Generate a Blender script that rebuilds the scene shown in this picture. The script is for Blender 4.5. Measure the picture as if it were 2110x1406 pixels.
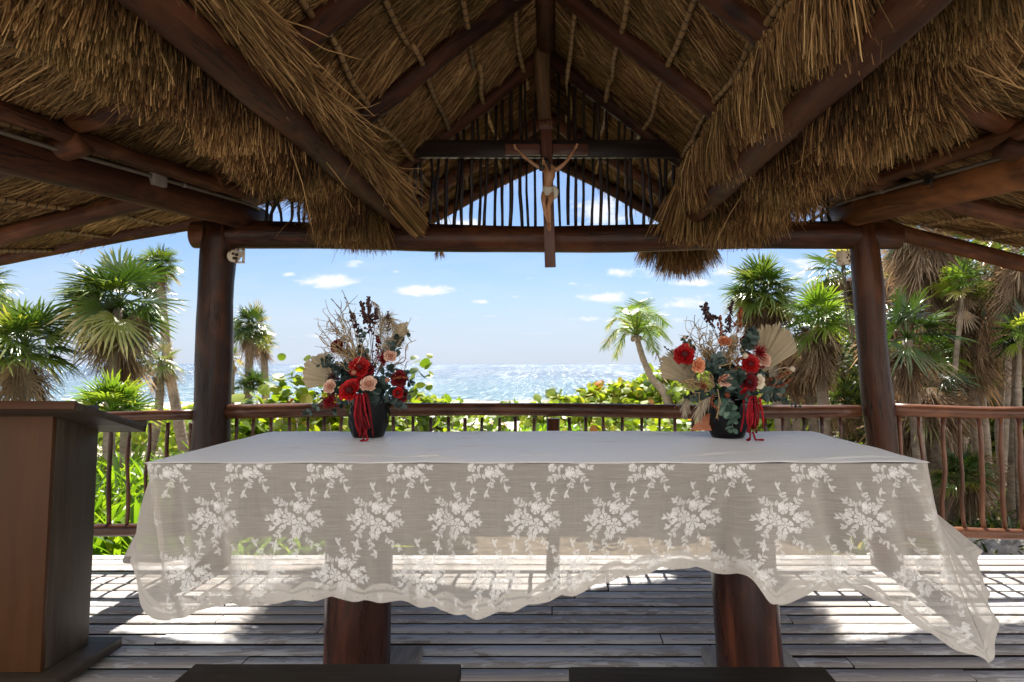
import bpy, math, random
import numpy as np
from mathutils import Vector, Matrix

for _o in list(bpy.data.objects):
    bpy.data.objects.remove(_o)
S = bpy.context.scene
COL = S.collection
RNG = np.random.default_rng(7)
R = math.radians

# ------------------------------------------------------------------ camera
F, CX, CY, H = 1407.0, 1140.0, 652.0, 1.27      # focal length and axis in photo pixels, eye height above the deck
PITCH = math.atan((750.0 - CY) / F)
cam = bpy.data.cameras.new("camera")
cam_o = bpy.data.objects.new("camera", cam)
COL.objects.link(cam_o)
cam.sensor_width = 36.0
cam.lens = 36.0 * F / 2110.0
cam.shift_x = -(CX - 1055.0) / 2110.0
cam.shift_y = -(703.0 - CY) / 2110.0
cam.clip_start = 0.05
cam.clip_end = 30000.0
cam.dof.use_dof = True
cam.dof.focus_distance = 2.8
cam.dof.aperture_fstop = 6.3
cam_o.location = (0, 0, H)
cam_o.rotation_euler = (math.pi / 2 + PITCH, 0, 0)
S.camera = cam_o


def at(px, py, Y):
    """point at world depth Y that the photo shows at pixel (px, py)"""
    u, v = (px - CX) / F, (CY - py) / F
    c, s = math.cos(PITCH), math.sin(PITCH)
    t = Y / (c - v * s)
    return np.array([u * t, Y, H + t * (s + v * c)])


# ------------------------------------------------------------------ light
SUN_EL, SUN_AZ = R(57.0), R(1.0)
SUN_POWER, SKY_POWER, EXPOSURE = 5.0, 0.05, 1.50
sun = bpy.data.lights.new("sun", 'SUN')
sun.energy = SUN_POWER
sun.angle = R(0.53)
sun.color = (1.0, 0.955, 0.88)
sun_o = bpy.data.objects.new("sun", sun)
COL.objects.link(sun_o)
sd = Vector((math.sin(SUN_AZ) * math.cos(SUN_EL), math.cos(SUN_AZ) * math.cos(SUN_EL), math.sin(SUN_EL)))
sun_o.rotation_euler = (-sd).to_track_quat('-Z', 'Y').to_euler()
sun_o.location = (0, 20, 40)

S.view_settings.view_transform = 'Standard'
S.view_settings.look = 'None'
S.view_settings.gamma = 1.0
S.view_settings.exposure = EXPOSURE
S.render.engine = 'CYCLES'
S.cycles.use_denoising = True
S.cycles.max_bounces = 10
S.cycles.diffuse_bounces = 5
S.cycles.glossy_bounces = 3
S.cycles.transmission_bounces = 5
S.cycles.transparent_max_bounces = 24
S.cycles.sample_clamp_indirect = 6.0
S.cycles.caustics_reflective = False
S.cycles.caustics_refractive = False
S.cycles.use_adaptive_sampling = True
S.cycles.adaptive_threshold = 0.015

# ------------------------------------------------------------------ node helper


class NT:
    def __init__(self, tree):
        self.t = tree
        tree.nodes.clear()

    def n(self, typ, ins=None, **props):
        nd = self.t.nodes.new(typ)
        for k, v in props.items():
            setattr(nd, k, v)
        for k, v in (ins or {}).items():
            if isinstance(v, bpy.types.NodeSocket):
                self.t.links.new(v, nd.inputs[k])
            elif v is not None:
                nd.inputs[k].default_value = v
        return nd

    def math(self, op, a, b=None, c=None, clamp=False):
        nd = self.n('ShaderNodeMath', {0: a, 1: b, 2: c}, operation=op)
        nd.use_clamp = clamp
        return nd.outputs[0]

    def vmath(self, op, a, b=None):
        nd = self.n('ShaderNodeVectorMath', {0: a, 1: b}, operation=op)
        return nd.outputs[0]

    def mix(self, fac, a, b, blend='MIX'):
        nd = self.n('ShaderNodeMix', None, data_type='RGBA', blend_type=blend)
        for idx, v in ((0, fac), (6, a), (7, b)):
            if isinstance(v, bpy.types.NodeSocket):
                self.t.links.new(v, nd.inputs[idx])
            else:
                nd.inputs[idx].default_value = (*v, 1.0) if (idx > 0 and len(v) == 3) else v
        return nd.outputs[2]

    def ramp(self, fac, stops, interp='LINEAR'):
        nd = self.n('ShaderNodeValToRGB', {0: fac})
        cr = nd.color_ramp
        cr.interpolation = interp
        while len(cr.elements) < len(stops):
            cr.elements.new(0.5)
        for e, (p, c) in zip(cr.elements, stops):
            e.position = p
            e.color = (*c, 1.0) if hasattr(c, '__len__') else (c, c, c, 1.0)
        return nd.outputs[0]

    def noise(self, vec, scale, detail=4.0, rough=0.55, dist=0.0):
        return self.n('ShaderNodeTexNoise', {'Vector': vec, 'Scale': scale, 'Detail': detail, 'Roughness': rough, 'Distortion': dist}).outputs[0]

    def attr(self, name):
        return self.n('ShaderNodeAttribute', None, attribute_name=name)

    def mul(self, vec, xyz):
        return self.vmath('MULTIPLY', vec, xyz)

    def bump(self, h, strength, dist, normal=None):
        return self.n('ShaderNodeBump', {'Height': h, 'Strength': strength, 'Distance': dist, 'Normal': normal}).outputs[0]

    def out(self, shader):
        self.n('ShaderNodeOutputMaterial', {0: shader})


def material(name):
    m = bpy.data.materials.new(name)
    m.use_nodes = True
    return m, NT(m.node_tree)


# ------------------------------------------------------------------ sky
W = bpy.data.worlds.new("World")
S.world = W
W.use_nodes = True
wt = NT(W.node_tree)
sky = wt.n('ShaderNodeTexSky', None, sky_type='NISHITA')
sky.sun_disc = False
sky.sun_elevation = SUN_EL
sky.sun_rotation = SUN_AZ
sky.altitude = 0.0
sky.air_density = 1.0
sky.dust_density = 0.5
sky.ozone_density = 2.0
wc = wt.n('ShaderNodeTexCoord').outputs['Generated']
sx = wt.n('ShaderNodeSeparateXYZ', {0: wc})
yy = wt.math('MAXIMUM', sx.outputs[1], 0.05)
gx = wt.math('DIVIDE', sx.outputs[0], yy)
gz = wt.math('DIVIDE', sx.outputs[2], yy)
gv = wt.n('ShaderNodeCombineXYZ', {0: gx, 1: gz, 2: 0.0}).outputs[0]
CLOUDS = [(680, 579, 105, 20, 1.0), (596, 566, 30, 8, .75), (728, 542, 40, 14, .75), (876, 600, 95, 17, 1.0), (990, 622, 30, 9, .75),
          (1248, 613, 78, 18, 1.0), (1275, 562, 55, 15, .8), (1425, 583, 105, 13, .85), (1400, 628, 90, 20, .75), (1200, 657, 75, 9, .65),
          (1235, 435, 85, 50, 1.0), (955, 462, 80, 24, .9), (1345, 470, 70, 30, .8), (640, 693, 110, 9, .45), (1090, 573, 18, 6, .6), (1216, 588, 26, 7, .6),
          (1010, 652, 60, 7, .4), (1120, 687, 70, 7, .4), (1400, 556, 140, 36, .5), (860, 655, 26, 6, .4), (1345, 645, 75, 15, .5), (1500, 560, 100, 30, .6),
          (1660, 545, 90, 40, .6), (300, 700, 160, 16, .3), (520, 640, 60, 8, .3), (1420, 660, 90, 12, .4), (1330, 605, 40, 9, .55), (1180, 585, 22, 6, .5), (1310, 672, 50, 7, .5), (930, 650, 30, 6, .45), (820, 560, 24, 6, .4), (1060, 612, 20, 5, .45), (1480, 612, 70, 14, .55), (760, 622, 26, 6, .4)]
total = None
for (px, py, rx, ry, s) in CLOUDS:
    p = at(px, py, 1.0) - np.array([0, 0, H])
    d = wt.vmath('SUBTRACT', gv, (p[0], p[2], 0.0))
    d = wt.vmath('MULTIPLY', d, (F / rx, F / ry, 1.0))
    ln = wt.n('ShaderNodeVectorMath', {0: d}, operation='LENGTH').outputs['Value']
    g = wt.math('MULTIPLY', wt.math('SUBTRACT', 1.0, ln, clamp=True), s)
    total = g if total is None else wt.math('MAXIMUM', total, g)
warp = wt.vmath('MULTIPLY', gv, (1.0, 2.2, 1.0))
cn = wt.noise(warp, 26.0, 7.0, 0.62, 0.3)
cm = wt.math('ADD', total, wt.math('MULTIPLY', wt.math('SUBTRACT', cn, 0.5), 1.7))
cm = wt.n('ShaderNodeMapRange', {0: cm, 1: 0.22, 2: 0.82, 3: 0.0, 4: 1.0}, interpolation_type='SMOOTHSTEP').outputs[0]
hasc = wt.n('ShaderNodeMapRange', {0: total, 1: 0.02, 2: 0.2, 3: 0.0, 4: 1.0}, interpolation_type='SMOOTHSTEP').outputs[0]
cm = wt.math('MULTIPLY', cm, hasc)
# added cloud behind the camera, out of view, brightened to fill the interior
cn2 = wt.noise(wt.mul(wc, (2.0, 2.0, 4.5)), 1.6, 6.0, 0.6)
far = wt.n('ShaderNodeMapRange', {0: cn2, 1: 0.36, 2: 0.56, 3: 0.0, 4: 0.95}, interpolation_type='SMOOTHSTEP').outputs[0]
away = wt.n('ShaderNodeMapRange', {0: sx.outputs[1], 1: 0.2, 2: -0.2, 3: 0.0, 4: 1.0}).outputs[0]
cm = wt.math('MAXIMUM', cm, wt.math('MULTIPLY', far, away))
wisp = wt.noise(wt.mul(gv, (1.2, 5.0, 1.0)), 5.0, 5.0, 0.6)
wisp = wt.n('ShaderNodeMapRange', {0: wisp, 1: 0.45, 2: 0.8, 3: 0.0, 4: 0.28}).outputs[0]
# the sky's own blue, a little cleaner than the clear-air model
lum = wt.mix(1.0, sky.outputs[0], (0.70, 0.785, 0.97), 'MULTIPLY')
hz = wt.n('ShaderNodeMapRange', {0: sx.outputs[2], 1: 0.0, 2: 0.16, 3: 0.78, 4: 0.0}, interpolation_type='SMOOTHSTEP').outputs[0]
lum = wt.mix(hz, lum, (4.8, 5.5, 6.8))
lum = wt.mix(wisp, lum, (5.8, 6.3, 7.3))
skyc = wt.mix(cm, lum, wt.mix(away, (7.5, 7.6, 8.0), (24.0, 23.2, 22.0)))
bg = wt.n('ShaderNodeBackground', {0: skyc, 1: SKY_POWER})
wt.n('ShaderNodeOutputWorld', {0: bg.outputs[0]})

# ------------------------------------------------------------------ mesh helper
def unit(a):
    a = np.asarray(a, float)
    return a / np.maximum(np.linalg.norm(a, axis=-1, keepdims=True), 1e-9)


class MB:
    """collects shapes, then links them as ONE mesh object"""

    def __init__(self):
        self.V, self.P, self.A, self.L, self.nv = [], [], [], [], 0

    def add(self, V, faces, mi=0, rnd=0.5, lc=None):
        V = np.asarray(V, float).reshape(-1, 3)
        n = len(V)
        self.V.append(V)
        self.A.append(np.broadcast_to(np.asarray(rnd, float), (n,)).copy())
        self.L.append(V.copy() if lc is None else np.asarray(lc, float))
        for f in (faces if isinstance(faces, list) else [faces]):
            f = np.asarray(f, int)
            if f.ndim == 1:
                f = f[None]
            self.P.append((f + self.nv, mi))
        self.nv += n
        return self

    def build(self, name, mats, parent=None, smooth=True, bevel=0):
        me = bpy.data.meshes.new(name)
        V = np.concatenate(self.V)
        me.vertices.add(len(V))
        me.vertices.foreach_set('co', V.astype(np.float32).ravel())
        loops = np.concatenate([f.ravel() for f, _ in self.P]).astype(np.int32)
        cnt = np.concatenate([np.full(len(f), f.shape[1]) for f, _ in self.P])
        mi = np.concatenate([np.full(len(f), m) for f, m in self.P]).astype(np.int32)
        st = np.concatenate([[0], np.cumsum(cnt)[:-1]]).astype(np.int32)
        me.loops.add(len(loops))
        me.loops.foreach_set('vertex_index', loops)
        me.polygons.add(len(cnt))
        me.polygons.foreach_set('loop_start', st)
        me.polygons.foreach_set('material_index', mi)
        if smooth:
            me.polygons.foreach_set('use_smooth', np.ones(len(cnt), bool))
        a = me.attributes.new('rnd', 'FLOAT', 'POINT')
        a.data.foreach_set('value', np.concatenate(self.A).astype(np.float32))
        a = me.attributes.new('lc', 'FLOAT_VECTOR', 'POINT')
        a.data.foreach_set('vector', np.concatenate(self.L).astype(np.float32).ravel())
        me.update(calc_edges=True)
        me.validate()
        for m in (mats if isinstance(mats, (list, tuple)) else [mats]):
            me.materials.append(m)
        o = bpy.data.objects.new(name, me)
        COL.objects.link(o)
        if parent is not None:
            o.parent = parent
            # part meshes hold world coordinates, so only an Empty parent needs undoing
            if parent.type == 'EMPTY':
                o.matrix_parent_inverse = Matrix.Translation(parent.location).inverted()
        if bevel:
            b = o.modifiers.new('bevel', 'BEVEL')
            b.width = bevel
            b.segments = 2
            b.limit_method = 'ANGLE'
            b.angle_limit = R(40)
        return o

    # ---- shapes
    def tube(self, pts, rad, n=10, cap=True, mi=0, rnd=None, jit=0.0, seed=0):
        pts = np.asarray(pts, float)
        k = len(pts)
        rad = np.broadcast_to(np.asarray(rad, float), (k,))
        T = unit(np.gradient(pts, axis=0))
        ref = np.array([0, 0, 1.0]) if abs(T[0][2]) < 0.9 else np.array([1.0, 0, 0])
        rows, lcs = [], []
        s = 0.0
        r_ = np.random.default_rng(seed + 11)
        ang = np.linspace(0, 2 * np.pi, n, endpoint=False)
        b = unit(np.cross(T[0], ref))
        for i in range(k):
            b = unit(b - T[i] * np.dot(b, T[i]))
            c = np.cross(T[i], b)
            if i:
                s += np.linalg.norm(pts[i] - pts[i - 1])
            rr = rad[i] * (1 + jit * r_.normal(size=n) if jit else np.ones(n))
            rows.append(pts[i] + (np.cos(ang) * rr)[:, None] * b + (np.sin(ang) * rr)[:, None] * c)
            lcs.append(np.stack([np.cos(ang) * rr, np.sin(ang) * rr, np.full(n, s + seed * 3.7)], 1))
        V = np.concatenate(rows)
        i, j = np.meshgrid(np.arange(k - 1), np.arange(n), indexing='ij')
        i, j = i.ravel(), j.ravel()
        f = [np.stack([i * n + j, i * n + (j + 1) % n, (i + 1) * n + (j + 1) % n, (i + 1) * n + j], 1)]
        if cap:
            f += [np.arange(n)[::-1][None], (np.arange(n) + (k - 1) * n)[None]]
        return self.add(V, f, mi, RNG.random() if rnd is None else rnd, np.concatenate(lcs))

    def box(self, c, size, rot=None, mi=0, rnd=None):
        sx_, sy_, sz_ = np.asarray(size, float) / 2
        q = np.array([(x, y, z) for x in (-sx_, sx_) for y in (-sy_, sy_) for z in (-sz_, sz_)])
        ax = int(np.argmax(size))
        lc = np.roll(q, 2 - ax, axis=1) + (RNG.random() * 9)
        if rot is not None:
            q = q @ np.array(rot).T
        f = np.array([(0, 1, 3, 2), (4, 6, 7, 5), (0, 4, 5, 1), (2, 3, 7, 6), (0, 2, 6, 4), (1, 5, 7, 3)])
        return self.add(q + np.asarray(c, float), f, mi, RNG.random() if rnd is None else rnd, lc)

    def grid(self, G, mi=0, rnd=0.5, lc=None, closed_u=False, flip=False):
        G = np.asarray(G, float)
        a, b = G.shape[:2]
        i, j = np.meshgrid(np.arange(a if closed_u else a - 1), np.arange(b - 1), indexing='ij')
        i, j = i.ravel(), j.ravel()
        f = np.stack([i * b + j, ((i + 1) % a) * b + j, ((i + 1) % a) * b + j + 1, i * b + j + 1], 1)
        if flip:
            f = f[:, ::-1]
        return self.add(G.reshape(-1, 3), f, mi, rnd if np.isscalar(rnd) else np.asarray(rnd).ravel(), None if lc is None else np.asarray(lc).reshape(-1, 3))

    def blades(self, P, D, L, w, bend=None, mi=0, rnd=None, side=None, taper=0.35, lift=None):
        """flat straw-like blades from roots P along unit D, length L, width w; bend = offset of the tip"""
        P, D = np.asarray(P, float), unit(D)
        n = len(P)
        L = np.broadcast_to(L, (n,))[:, None]
        w = np.broadcast_to(w, (n,))[:, None]
        bend = np.zeros((n, 3)) if bend is None else np.broadcast_to(bend, (n, 3))
        sd_ = unit(np.cross(D, RNG.normal(size=(n, 3)))) if side is None else unit(side)
        A = P
        B = P + D * L * 0.55 + bend * 0.3
        C = P + D * L + bend
        V = np.stack([A - sd_ * w / 2, A + sd_ * w / 2, B - sd_ * w * .45, B + sd_ * w * .45, C - sd_ * w * taper / 2, C + sd_ * w * taper / 2], 1)
        base = np.arange(n)[:, None] * 6
        f = np.concatenate([base + np.array([0, 1, 3, 2]), base + np.array([2, 3, 5, 4])])
        r_ = RNG.random(n) if rnd is None else np.broadcast_to(rnd, (n,))
        z = np.zeros(n)
        l0 = np.stack([r_ * 9, z, z], 1)
        l1 = np.stack([r_ * 9, z, z + L[:, 0] * .55], 1)
        l2 = np.stack([r_ * 9, z, z + L[:, 0]], 1)
        lc = np.stack([l0, l0, l1, l1, l2, l2], 1).reshape(-1, 3)
        return self.add(V.reshape(-1, 3), f, mi, np.repeat(r_, 6), lc)

    def sphere(self, c, r, n=10, m=7, mi=0, rnd=None, jit=0.0):
        r = np.broadcast_to(np.asarray(r, float), (3,))
        th = np.linspace(0, np.pi, m)
        ph = np.linspace(0, 2 * np.pi, n, endpoint=False)
        G = np.stack([np.outer(np.cos(ph), np.sin(th)) * r[0], np.outer(np.sin(ph), np.sin(th)) * r[1], np.outer(np.ones(n), np.cos(th)) * r[2]], 2)
        if jit:
            G = G * (1 + RNG.normal(size=(n, m, 1)) * jit)
        return self.grid(G + np.asarray(c), mi, RNG.random() if rnd is None else rnd, closed_u=True)

    def xform_many(self, T, faces, M, O, mi=0, rnd=None, sag=0.0, lc=None, tip=0.0):
        """copies of template verts T by matrices M (n,3,3) and offsets O (n,3); sag pulls far verts down"""
        n, k = len(M), len(T)
        V = np.einsum('nij,kj->nki', M, T)
        if np.any(sag):
            r2 = (T ** 2).sum(1)[None, :] * (np.linalg.norm(M[:, :, 0], axis=1)[:, None] ** 2)
            V[:, :, 2] -= np.broadcast_to(sag, (n,))[:, None] * r2
        V += O[:, None, :]
        r_ = RNG.random(n) if rnd is None else np.broadcast_to(rnd, (n,))
        fs = []
        for f in (faces if isinstance(faces, list) else [faces]):
            f = np.asarray(f)
            fs.append((f[None] + (np.arange(n) * k)[:, None, None]).reshape(-1, f.shape[1]))
        L_ = np.tile(T if lc is None else lc, (n, 1))
        rv = np.repeat(r_, k)
        if tip:
            rt_ = np.linalg.norm(T, axis=1)
            rv = np.clip(rv + np.tile(np.clip((rt_ - .62) / .38, 0, 1.2) * tip, n), 0, 1)
        return self.add(V.reshape(-1, 3), fs, mi, rv, L_)


def tag(o, label=None, cat=None, group=None, kind=None):
    if label:
        o['label'] = label
    if cat:
        o['category'] = cat
    if group:
        o['group'] = group
    if kind:
        o['kind'] = kind
    return o


def empty(name, loc, label=None, cat=None, group=None):
    o = bpy.data.objects.new(name, None)
    COL.objects.link(o)
    o.location = [float(q) for q in loc]
    o.empty_display_size = 0.2
    return tag(o, label, cat, group)


def frames(X, up=(0, 0, 1)):
    """rotation matrices (n,3,3) whose first column is X"""
    X = unit(X)
    up = np.broadcast_to(np.asarray(up, float), X.shape)
    Yv = np.cross(up, X)
    bad = np.linalg.norm(Yv, axis=1) < 1e-3
    Yv[bad] = np.cross(np.broadcast_to([1.0, 0, 0], X.shape), X)[bad]
    Yv = unit(Yv)
    Z = np.cross(X, Yv)
    return np.stack([X, Yv, Z], 2)


def spline(pts, n):
    P = np.asarray(pts, float)
    Q = np.concatenate([[2 * P[0] - P[1]], P, [2 * P[-1] - P[-2]]])
    t = np.linspace(0, len(P) - 1 - 1e-6, n)
    i = t.astype(int)
    u = (t - i)[:, None]
    a, b, c, d = Q[i], Q[i + 1], Q[i + 2], Q[i + 3]
    return 0.5 * (2 * b + (c - a) * u + (2 * a - 5 * b + 4 * c - d) * u ** 2 + (3 * b - a - 3 * c + d) * u ** 3)


def wavy(p0, p1, n, amp, seed=0):
    r_ = np.random.default_rng(seed)
    t = np.linspace(0, 1, n)[:, None]
    P = np.asarray(p0, float) * (1 - t) + np.asarray(p1, float) * t
    for k in range(1, 4):
        P = P + np.sin(t * np.pi * (k * 1.3 + r_.random()) + r_.random() * 6) * r_.normal(size=3) * amp / k
    return P


# ------------------------------------------------------------------ materials
def principled(nt, color, rough=0.6, normal=None, spec=0.5, **kw):
    ins = {'Base Color': color if isinstance(color, bpy.types.NodeSocket) else (*color, 1.0), 'Roughness': rough, 'Specular IOR Level': spec}
    if normal is not None:
        ins['Normal'] = normal
    ins.update(kw)
    return nt.n('ShaderNodeBsdfPrincipled', ins).outputs[0]


def wood_mat(name, dark, mid, light, rough=(0.3, 0.55), grain=1.0, bump=0.25, worn=None, worn_amt=0.0, spec=0.3, crack=0.0):
    m, t = material(name)
    lc = t.attr('lc').outputs['Vector']
    rnd = t.attr('rnd').outputs['Fac']
    g1 = t.noise(t.mul(lc, (38 * grain, 38 * grain, 2.2)), 1.0, 6.0, 0.65, 0.6)
    g2 = t.noise(t.mul(lc, (7, 7, 1.1)), 1.0, 4.0, 0.6, 0.2)
    f = t.math('ADD', t.math('MULTIPLY', g1, 0.6), t.math('MULTIPLY', g2, 0.5))
    f = t.math('ADD', f, t.math('MULTIPLY', t.math('SUBTRACT', rnd, 0.5), 0.18))
    c = t.ramp(f, [(0.32, dark), (0.55, mid), (0.78, light)])
    if worn is not None:
        wn = t.noise(t.mul(lc, (14, 14, 3.5)), 1.0, 8.0, 0.72, 0.8)
        wm = t.n('ShaderNodeMapRange', {0: wn, 1: 0.62 - worn_amt, 2: 0.72 - worn_amt, 3: 0.0, 4: 1.0}).outputs[0]
        c = t.mix(wm, c, worn)
    hgt = t.math('ADD', g1, t.math('MULTIPLY', g2, 0.8))
    if crack:
        cn_ = t.noise(t.mul(lc, (24, 24, 1.5)), 1.0, 3.0, 0.5, 0.35)
        ck_ = t.n('ShaderNodeMapRange', {0: t.math('ABSOLUTE', t.math('SUBTRACT', cn_, 0.5)), 1: 0.006, 2: 0.02, 3: 1.0, 4: 0.0}).outputs[0]
        gate = t.n('ShaderNodeMapRange', {0: t.noise(t.mul(lc, (6, 6, 2.0)), 1.0, 2.0), 1: 0.46, 2: 0.58, 3: 0.0, 4: 1.0}).outputs[0]
        ck_ = t.math('MULTIPLY', ck_, gate)
        vn = t.n('ShaderNodeTexVoronoi', {'Vector': t.mul(lc, (5.5, 5.5, 2.4)), 'Scale': 1.0}, feature='F1').outputs[0]
        kn_ = t.n('ShaderNodeMapRange', {0: vn, 1: 0.10, 2: 0.19, 3: 1.0, 4: 0.0}).outputs[0]
        c = t.mix(t.math('MULTIPLY', t.math('MAXIMUM', ck_, kn_), 0.8 * crack), c, tuple(0.35 * q for q in dark))
        hgt = t.math('SUBTRACT', hgt, t.math('MULTIPLY', ck_, 1.2))
        pn_ = t.noise(t.mul(lc, (5, 5, 3)), 1.0, 3.0, 0.6)
        c = t.mix(t.n('ShaderNodeMapRange', {0: pn_, 1: 0.5, 2: 0.68, 3: 0.0, 4: 0.45}).outputs[0], c, tuple(1.5 * q for q in light))
    r_ = t.n('ShaderNodeMapRange', {0: g1, 1: 0.3, 2: 0.7, 3: rough[0], 4: rough[1]}).outputs[0]
    t.out(principled(t, c, r_, t.bump(hgt, bump, 0.006), spec=spec))
    return m


def leaf_mat(name, stops, transl=0.4, rough=0.42, tcol=None, spec=0.4):
    m, t = material(name)
    rnd = t.attr('rnd').outputs['Fac']
    lc = t.attr('lc').outputs['Vector']
    nz = t.noise(lc, 9.0, 3.0)
    f = t.math('ADD', rnd, t.math('MULTIPLY', t.math('SUBTRACT', nz, 0.5), 0.35), clamp=True)
    c = t.ramp(f, stops)
    p = principled(t, c, rough, spec=spec)
    tc = t.mix(1.0, c, tcol or (1.7, 1.75, 0.7), 'MULTIPLY')
    tr = t.n('ShaderNodeBsdfTranslucent', {0: tc}).outputs[0]
    t.out(t.n('ShaderNodeMixShader', {0: transl, 1: p, 2: tr}).outputs[0])
    return m


M = {}
M['log'] = wood_mat('dark_log', (.006, .002, .0008), (.036, .0115, .0045), (.092, .031, .0115), (.30, .5), worn=(.20, .12, .08), worn_amt=-.03, spec=.24, crack=1, bump=.5)
M['log_red'] = wood_mat('red_brown_log', (.016, .0055, .0022), (.066, .0235, .0095), (.16, .062, .025), (.42, .62), worn=(.24, .15, .09), worn_amt=-.05, spec=.2, crack=.8, bump=.45)
M['log_rafter'] = wood_mat('rafter_log', (.009, .003, .0014), (.036, .0118, .0052), (.085, .031, .0138), (.5, .7), worn=(.15, .09, .055), worn_amt=-.04, spec=.16, crack=.9, bump=.45)
M['log_orange_lit'] = wood_mat('orange_lit_log', (.028, .0095, .003), (.12, .043, .0135), (.25, .098, .034), (.42, .62), worn=(.26, .16, .09), worn_amt=-.05, spec=.2, crack=.8, bump=.45)  # orange light on the right plate, painted into the wood colour
M['log_black'] = wood_mat('black_log', (.005, .003, .002), (.015, .0085, .006), (.04, .024, .017), (.3, .55))
M['log_pale'] = wood_mat('pale_log', (.06, .032, .014), (.14, .078, .036), (.24, .145, .07), (.5, .75), worn=(.08, .09, .03), worn_amt=-.05, spec=.2)
M['bamboo'] = wood_mat('split_cane', (.10, .055, .022), (.26, .155, .066), (.42, .27, .125), (.45, .7), worn=(.10, .11, .03), worn_amt=-.03, spec=.2)
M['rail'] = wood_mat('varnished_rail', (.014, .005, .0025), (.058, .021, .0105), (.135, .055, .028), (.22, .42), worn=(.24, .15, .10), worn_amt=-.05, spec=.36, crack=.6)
M['rail_sunlit'] = wood_mat('sunlit_rail', (.04, .014, .006), (.12, .045, .021), (.24, .10, .05), (.25, .45), worn=(.3, .19, .12), worn_amt=-.05, spec=.36, crack=.6)  # lighter copy of the rail wood with sunlight painted into the colour
M['altar_leg'] = wood_mat('varnished_trunk', (.007, .0025, .0012), (.036, .009, .0035), (.15, .036, .009), (.2, .4), grain=.5, worn=(.3, .19, .13), worn_amt=-.09, spec=.45)
M['lectern_front'] = wood_mat('brown_panel', (.046, .0165, .0045), (.063, .0235, .0066), (.082, .032, .0098), (.5, .65), grain=.6, bump=.06, spec=.25)
M['lectern_side'] = wood_mat('dark_panel', (.025, .0175, .0115), (.050, .0365, .025), (.095, .073, .052), (.4, .6), grain=1.3, bump=.1, spec=.2)
M['bench'] = wood_mat('ebony_bench', (.005, .003, .002), (.012, .008, .006), (.028, .019, .014), (.5, .7), bump=.12, spec=.12)
M['cross'] = wood_mat('cross_wood', (.03, .010, .006), (.072, .025, .015), (.125, .050, .032), (.3, .5), bump=.08)
M['gray_wood'] = wood_mat('grey_block', (.05, .042, .035), (.13, .112, .095), (.24, .21, .18), (.6, .85), spec=.2)
M['drift'] = wood_mat('driftwood', (.10, .09, .08), (.28, .25, .22), (.45, .41, .37), (.7, .9), spec=.2)


def thatch_material(name, tint=1.0, moss=0.5):
    m, t = material(name)
    rnd = t.attr('rnd').outputs['Fac']
    pos = t.n('ShaderNodeNewGeometry').outputs['Position']
    k = tint
    c = t.ramp(rnd, [(0.0, (.02 * k, .008 * k, .0028 * k)), (0.3, (.07 * k, .032 * k, .0105 * k)), (0.6, (.215 * k, .112 * k, .040 * k)), (1.0, (.52 * k, .33 * k, .14 * k))])
    nz = t.noise(pos, 2.6, 4.0, 0.6)
    mm = t.n('ShaderNodeMapRange', {0: nz, 1: 0.48, 2: 0.66, 3: 0.0, 4: moss}).outputs[0]
    c = t.mix(mm, c, (.072 * k, .066 * k, .016 * k))
    p = principled(t, c, 0.75, spec=0.25)
    tr = t.n('ShaderNodeBsdfTranslucent', {0: c}).outputs[0]
    t.out(t.n('ShaderNodeMixShader', {0: 0.18, 1: p, 2: tr}).outputs[0])
    return m


M['thatch'] = thatch_material('palm_thatch', 1.22, .4)
M['fringe'] = thatch_material('thatch_fringe', 1.2, 0.4)
m, t = material('thatch_backing')
lc = t.attr('lc').outputs['Vector']
n1 = t.noise(t.mul(lc, (4.0, 120.0, 1.0)), 1.0, 5.0, 0.6)
c = t.ramp(n1, [(0.3, (.010, .005, .002)), (0.55, (.05, .026, .010)), (0.8, (.15, .082, .032))])
t.out(principled(t, c, 0.8, t.bump(n1, 0.7, 0.02), spec=.2))
M['backing'] = m

# ------------------------------------------------------------------ terrain, sea
def ground(x, y):
    x, y = np.asarray(x, float), np.asarray(y, float)
    far = np.clip((y - 7.0) / 53.0, 0, 1)
    z = -0.45 - 1.62 * far ** 1.15
    z = z - 1.6 * np.clip((y - 60) / 10.0, 0, 1) - 6 * np.clip((y - 70) / 60.0, 0, 1)
    z = z + 1.15 * np.exp(-((x - 9.5) / 6.0) ** 2 - ((y - 25) / 9.0) ** 2)      # dune under the sea grapes
    z = z + 0.05 * np.sin(x * 1.7 + 0.6 * y) * np.sin(y * 1.3) * (y < 66)
    return z


def graded(lo, hi, dens, fine_lo, fine_hi, k=1.25):
    a = list(np.arange(fine_lo, fine_hi, dens))
    s, v = dens, fine_hi
    while v < hi:
        a.append(v)
        s *= k
        v += s
    s, v = dens, fine_lo
    while v > lo:
        s *= k
        v -= s
        a.insert(0, v)
    return np.array(a)


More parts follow.
